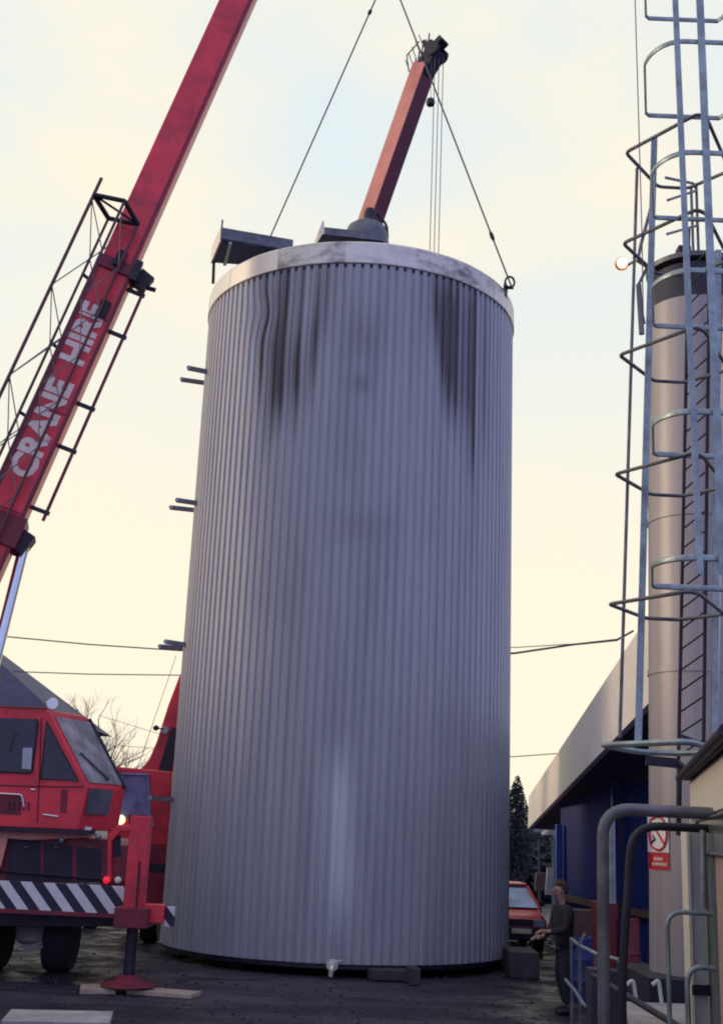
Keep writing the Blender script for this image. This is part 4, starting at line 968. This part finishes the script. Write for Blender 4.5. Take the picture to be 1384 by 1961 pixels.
MB().beam(W(1300, 1408, YS-.9), W(1364, 1432, YS-1.0), .08, .03).build('foot_bar', DARK, l2)
MB().beam(W(1236, 1456, YS-.4), W(1298, 1462, YS-.4), .04, .09).beam(W(1298, 1462, YS-.4), W(1315, 1478, YS-.5), .05, .05).build('foot_bar', DARK, l2)
# zig-zag bracing lattice behind the left upright, as seen near the top
mb = MB(); zz = [(1247, 392), (1226, 470), (1220, 500), (1238, 512), (1222, 545), (1226, 590), (1232, 620)]
mb.tube([W(x, y, Y1+.5) for x, y in zz], .02, 6)
mb.tube([W(1222, 545, Y1+.5), W(1228, 640, Y1+.5)], .03, 6)
mb.build('bracing', GALVD, l2)
# floodlight
fp = W(1190, 505, Y1)
t = thing('floodlight', 'small lit floodlight with orange rim on the left of the ladder', 'lamp', fp)
MB().lathe(fp, [(.03, .07), (.06, .04), (.07, 0), (.064, -.01), (.055, -.005)], 20, (-.2, 1, .2)).build('housing', mat('orange rim', (.75, .25, .03), .4, bump=0), t)
MB().lathe(fp+Vector((.0, -.02, 0)), [(.053, -.006), (.045, .02), (.02, .028)], 20, (.2, -1, -.2)).build('lamp_lens', mat('lit lamp', (1, 1, .9), .3, emit=(1, .93, .75, 2.2), bump=0), t)
MB().tube([fp+Vector((.06, .04, 0)), W(1214, 500, Y1+.2)], .014, 6).build('bracket', GALVD, t)
# thin cable left of the ladders
wire([W(1214, -40, 10.6), W(1222, 230, 10.6), W(1228, 440, 10.6), W(1231, 620, 10.8)], 'thin cable hanging down the left side of the ladders', .006, 'hanging_cable')

# no smoking sign on the silo
SGY = SY-SR-.03
sg = thing('no_smoking_sign', 'white and red no smoking sign fixed low on the silo', 'sign', W(1268, 1620, SGY))
ang = R(0)
s_w = .19
c0 = W(1268, 1560, SGY-.0); c1 = W(1266, 1668, SGY); ctr = (c0+c1)/2
hx = .08
zt0, zt1 = W(1268, 1558, SGY).z, W(1268, 1667, SGY).z; zm = W(1268, 1633, SGY).z
cx0 = ctr.x
REDS = mat('sign red', (.55, .02, .035), .5, 0, .1, 8, 0)
def curved(x0, x1, z0, z1, r_, nm, m, par, th=.004):
    mb = MB(); n = 8; A_ = []
    for k in range(n+1):
        x = x0+(x1-x0)*k/n; dx = x-SX; y = SY-math.sqrt(max(.01, r_*r_-dx*dx)); A_.append(Vector((x, y, 0)))
    for k in range(n): mb.quad(A_[k]+Vector((0, 0, z0)), A_[k+1]+Vector((0, 0, z0)), A_[k+1]+Vector((0, 0, z1)), A_[k]+Vector((0, 0, z1)))
    return mb.build(nm, m, par, smooth=False)
pan = curved(cx0-hx, cx0+hx, zm, zt0, SR+.012, 'panel', WHITE, sg)
lo_ = curved(cx0-hx, cx0+hx, zt1, zm-.005, SR+.012, 'panel', REDS, sg); lo_['label'] = 'red lower panel'
def onsil(x, z, r_=SR+.018):
    dx = x-SX; return Vector((x, SY-math.sqrt(max(.01, r_*r_-dx*dx)), z))
rx, rz = .064, (zt0-zm)*.44; zc = (zt0+zm)/2
MB().tube([onsil(cx0+rx*math.cos(a), zc+rz*math.sin(a)) for a in [k*math.pi/14 for k in range(28)]], .013, 6, closed=True).build('prohibition_ring', REDS, pan)
MB().tube([onsil(cx0-rx*.72, zc+rz*.68), onsil(cx0, zc), onsil(cx0+rx*.72, zc-rz*.68)], .012, 6).build('prohibition_bar', REDS, pan)
MB().tube([onsil(cx0-.035, zc-.10, SR+.016), onsil(cx0-.02, zc-.06, SR+.016), onsil(cx0-.03, zc-.02, SR+.016)], [.012, .015, .006], 6).build('flame_symbol', BLACK, pan)
zl = zt1+(zm-zt1)*.56
for k, wl in enumerate((.06, .12)):
    zz_ = zt1+(zm-zt1)*(.62-.3*k); curved(cx0-wl/2, cx0+wl/2, zz_-.016, zz_+.016, SR+.015, 'text_line', mat('pale pink print', (.75, .5, .45), .6), lo_)

silo.rotation_euler = (0, LEAN, 0); sg.location.x += LEAN*2.3
# ---- bund wall / slab at bottom right
zS = .95
e1_ = Z(1187, 1917, zS); e2_ = Z(1215, 1990, zS)
bw = MB().prism([(e1_.x, e1_.y, 0), (e1_.x+7, e1_.y+.2, 0), (e1_.x+7, 6.0, 0), (e2_.x-.6, 6.0, 0)], (0, 0, zS)).build('bund_wall', CONC, None, .02)
tag(bw, 'pale concrete bund wall top at the bottom right corner', 'wall')
# dark low wall behind it
o = MB().prism([W(1130, 1856, 13.9)*1, Vector((9, 12.0, W(1130, 1856, 13.9).z)), Vector((9, 12.3, W(1130, 1856, 13.9).z)), W(1130, 1856, 13.9)+Vector((0, .3, 0))], (0, 0, -W(1130, 1856, 13.9).z)).build('low_wall', mat('dark painted wall', (.03, .028, .055), .7, 0, .4, 3, .3), None, .01)
tag(o, 'low dark wall in front of the silo foot', 'wall')

# ---- cabin at right edge
zE = W(1292, 1492, 10.9).z
ca = Vector((W(1324, 1500, 10.9).x, 10.9, 0)); cbp = Z(1392, 1452, zE-.05); cb_ = Vector((cbp.x, cbp.y, 0))
dirc = (cb_-ca).normalized(); nrmc = Vector((-dirc.y, dirc.x, 0)); nrmc = nrmc if nrmc.x < 0 else -nrmc; inn = -nrmc
hut = thing('site_cabin', 'cream and pale green cabin with a thick dark roof edge at the right', 'cabin', (ca.x, ca.y, zS))
HL = 4.6; GREEN = mat('pale grey-green panel', (.30, .33, .31), .6, 0, .15, 2.5, .1, dirt=(.2, .2, .2))
PINK = mat('pinkish render', (.42, .30, .27), .75, 0, .15, 3, .3)
HCREAM = mat('cream gloss', (.78, .70, .58), .5, 0, .06, 2, .05)
def hp_(s_, z, o_=0): return ca+dirc*s_+nrmc*o_+Vector((0, 0, z))
def sat(px):
    lo, hi = 0, HL
    for _ in range(40):
        m_ = (lo+hi)/2
        if proj(hp_(m_, 2.2))[0] < px: lo = m_
        else: hi = m_
    return lo
MB().prism([hp_(0, zS), hp_(HL, zS), hp_(HL, zE), hp_(0, zE)], inn*2.6).build('wall', GREEN, hut)
rf = MB().prism([hp_(-.2, zE, .07), hp_(HL+.2, zE, .07), hp_(HL+.2, zE+.09, .07), hp_(-.2, zE+.09, .07)], inn*3.1).build('roof', DARK, hut, .02)
MB().tube([hp_(-.22, zE+.02, .1), hp_(HL+.2, zE+.02, .1)], .035, 10).build('gutter', DARK, rf)
MB().prism([hp_(-.02, zE-.34, .02), hp_(HL, zE-.34, .02), hp_(HL, zE-.02, .02), hp_(-.02, zE-.02, .02)], inn*.04).build('fascia_board', HCREAM, hut)
MB().prism([hp_(-.03, zS, .03), hp_(.06, zS, .03), hp_(.06, zE-.3, .03), hp_(-.03, zE-.3, .03)], inn*.08).build('corner_post', HCREAM, hut)
MB().prism([hp_(.12, zS, .01), hp_(sat(1350), zS, .01), hp_(sat(1350), zE-.5, .01), hp_(.12, zE-.5, .01)], inn*.03).build('door', GREEN, hut, .004)
dr = MB().prism([hp_(sat(1353), zS+.02, .012), hp_(sat(1370), zS+.02, .012), hp_(sat(1370), zE-.55, .012), hp_(sat(1353), zE-.55, .012)], inn*.03).build('shutter', mat('grey green shutter', (.10, .12, .12), .6), hut)
MB().prism([hp_(sat(1373), zS, .014), hp_(HL, zS, .014), hp_(HL, zE-.45, .014), hp_(sat(1373), zE-.45, .014)], inn*.03).build('wall_panel', PINK, hut)
wn = MB().prism([hp_(sat(1346), zE-.62, .03), hp_(HL-.3, zE-.62, .03), hp_(HL-.3, zE-.38, .03), hp_(sat(1346), zE-.38, .03)], inn*.04).build('window', mat('greenish pane', (.14, .17, .14), .2, 0, .3, 3, 0), hut)
MB().tube([hp_(sat(1346), zE-.62, .04), hp_(HL-.3, zE-.62, .04), hp_(HL-.3, zE-.38, .04), hp_(sat(1346), zE-.38, .04)], .011, 6, closed=True).build('frame', GALVD, wn)
# far end wall faces left-back; whitish column by the cabin
ctop = W(1334, 1720, 9.3)
cl2 = thing('white_column', 'pale square column in front of the cabin, standing on the concrete', 'column', (ctop.x, 9.3, zS))
x0c, x1c = W(1323, 1800, 9.25).x, W(1351, 1800, 9.25).x
zc0 = zS; zc1 = W(1334, 1592, 9.25).z
MB().box(((x0c+x1c)/2, 9.32, (zc0+zc1)/2), (x1c-x0c, .14, zc1-zc0)).build('shaft', mat('pale grey-green paint', (.50, .50, .50), .6, 0, .15, 4, .15), cl2, .006)
MB().beam((x0c-.01, 9.3, zc0), (x0c-.01, 9.3, zc1), .022, .16, side=Vector((1, 0, 0))).build('edge_trim', HCREAM, cl2)
zbd = W(1338, 1897, 9.2).z
MB().box(((x0c+x1c)/2+.01, 9.3, zbd), (x1c-x0c+.05, .17, .07)).build('band', BLACK, cl2)

# ---- pipework
def pipe(pts, r, lab, m=GALV, rad=.12, name='pipe', cat='pipe', group='steel pipework at the right'):
    o = MB().tube(arcpts(pts, rad, 6), r, 12).build(name, m); tag(o, lab, cat, group); return o
PY = 8.4
q0 = W(1153, 1958, PY)
pipe([Vector((q0.x, q0.y, 0)), W(1153, 1548, PY), Vector((5.2, PY-.3, W(1153, 1558, PY).z))], .042, 'thick grey pipe rising left of the silo and turning right across it', GALVD, .2)
pipe([W(1170, 1730, 12.2), W(1168, 1556, 12.2)], .045, 'straight pale pipe just right of the thick rising pipe', GALV)
q0 = W(1190, 1880, 8.7)
pipe([Vector((q0.x, q0.y, 0)), q0, W(1209, 1580, 8.7), Vector((4.9, 8.5, W(1209, 1586, 8.7).z))], .030, 'dark leaning pipe turning right across the no smoking sign', DARK, .2)
pipe([W(1368, 1740, 8.6), W(1366, 1588, 8.6)], .022, 'left one of two short pale vertical pipes by the cabin', GALV)
pipe([W(1346, 1740, 8.6), W(1345, 1590, 8.6)], .022, 'short shiny vertical pipe in front of the white column', GALV)
q0 = W(1276, 1745, 8.9)
pipe([Vector((q0.x, q0.y, zS)), q0, Vector((3.6, 8.7, W(1276, 1750, 8.9).z))], .017, 'upper grey handrail bending over in front of the cabin', GALV, .12, 'handrail', 'handrail')
q0 = W(1314, 1850, 8.8)
pipe([Vector((q0.x, q0.y, zS)), q0, Vector((3.6, 8.6, W(1314, 1858, 8.8).z))], .020, 'lower grey handrail bending over above the concrete', GALV, .12, 'handrail', 'handrail')
for (x_, y_, lab, kx) in ((1213, 1905, 'left hooked white vent pipe above the concrete wall', -1), (1262, 1912, 'right hooked white vent pipe above the concrete wall', -1)):
    b_ = W(x_+4, y_+8, 11.2); q_ = W(x_-2, 1876, 11.2); r_ = W(x_-14, 1886, 11.2)
    pipe([b_, q_, r_], .017, lab, mat('pale grey paint', (.6, .6, .62), .4, 0, .1, 6, .05), .07, 'vent_pipe', 'vent pipe')
# sloping rail across the corner
ra, rb_ = W(1135, 1868, 11.4), W(1330, 1985, 8.9)
pipe([ra, rb_], .026, 'dark pipe rail sloping down across the bottom right corner', DARK, .1, 'sloping_rail', 'handrail')
# guard railing near the person
gl = thing('yard_railing', 'grey pipe railing between the person and the blue building', 'railing', Z(1108, 1990, 0))
y0_ = 15.2
pa = W(1094, 1800, 16.2); pb = W(1110, 1810, 15.4); pc = W(1146, 1842, 13.6); pd = W(1184, 1850, 13.4)
MB().tube([W(1093, 1798, 16.4), W(1110, 1811, 15.6), W(1140, 1826, 14.6), W(1184, 1838, 14.2)], .022, 8).build('top_rail', GALV, gl)
MB().tube([W(1082, 1876, 16.4), W(1101, 1898, 15.6), W(1118, 1925, 14.9), W(1150, 1942, 14.4)], .022, 8).build('lower_rail', GALV, gl)
for x_, yy, Y_ in ((1109, 1810, 15.6), (1140, 1826, 14.6), (1183, 1838, 14.2), (1093, 1798, 16.4)):
    p = W(x_, yy, Y_); MB().tube([p, Vector((p.x, p.y, 0))], .022, 8).build('post', GALVD, gl)
pp = W(1109, 1810, 15.6); MB().tube([pp, W(1120, 1786, 15.6)], .02, 6).build('brace', GALVD, gl)
# red drums / boxes in front of the blue wall
def drum(px, Y, r, h, lab, m=REDS):
    c = W(px, 1760, Y); t = thing('steel_drum', lab, 'drum', (c.x, Y, 0))
    MB().lathe((c.x, Y, 0), [(r, 0), (r, h*.32), (r+.012, h*.33), (r, h*.35), (r, h*.65), (r+.012, h*.66), (r, h*.68), (r, h-.02), (r-.02, h), (r-.03, h-.02)], 32).build('shell', m, t)
    MB().lathe((c.x, Y, h-.02), [(.03, 0), (.03, .03)], 10).build('bung', DARK, t)
DR = mat('dull red drum paint', (.13, .008, .022), .6, 0, .3, 4, .2)
c_ = W(1163, 1790, 17.5)
t = thing('red_cabinet', 'red metal cabinet standing behind the thick grey pipe', 'cabinet', (c_.x, 17.5, 0))
ztc, zbc = W(1163, 1728, 17.5).z, W(1163, 1800, 17.5).z
MB().box((c_.x, 17.7, ztc/2), (.30, .4, ztc)).build('body', DR, t, .01)
MB().box((c_.x+.0, 17.49, ztc*.7), (.24, .02, ztc*.5)).build('door', DR, t, .004)
c_ = W(1204, 1790, 17.5)
drum(1206, 17.4, .13, W(1206, 1758, 17.4).z, 'slim dull red cylinder behind the leaning dark pipe', DR)
drum(1120, 19.5, .20, .95, 'dark blue drum beside the railing behind the person', BLUE)
# brown crate stack behind railing
for (px_, Y_, h_, lab) in ((1118, 21.5, 1.25, 'brown wooden crate stacked by the blue wall left of the red cabinet'), (1196, 18.5, .7, 'dark crate between the red cabinet and the silo')):
    c_ = W(px_, 1800, Y_); o = MB().box((c_.x, Y_, h_/2), (.6, .5, h_)).build('wooden_crate', WOODD if h_ < 1 else mat('brown crate wood', (.10, .055, .05), .8, 0, .3, 5, .3), None, .01); tag(o, lab, 'crate')

print('tank', TC, 'lugR', proj(LUG[0]), 'lugL', proj(LUG[1]), 'B', B0, B1, 'boomdir', ax)
print('tank top front', proj((TC.x, TY-TR, TZ1)), 'left', proj((TC.x-TR, TY, TZ1)), 'right', proj((TC.x+TR, TY, TZ1)), 'bot', proj((TC.x, TY-TR, TZ0)), proj((TC.x-TR, TY, TZ0)), proj((TC.x+TR, TY, TZ0)))
print('cage offs', offs, 'z4', z4, 'levels', levels, 'zE', zE, 'hut', ca, cb_, 'silo', SC)
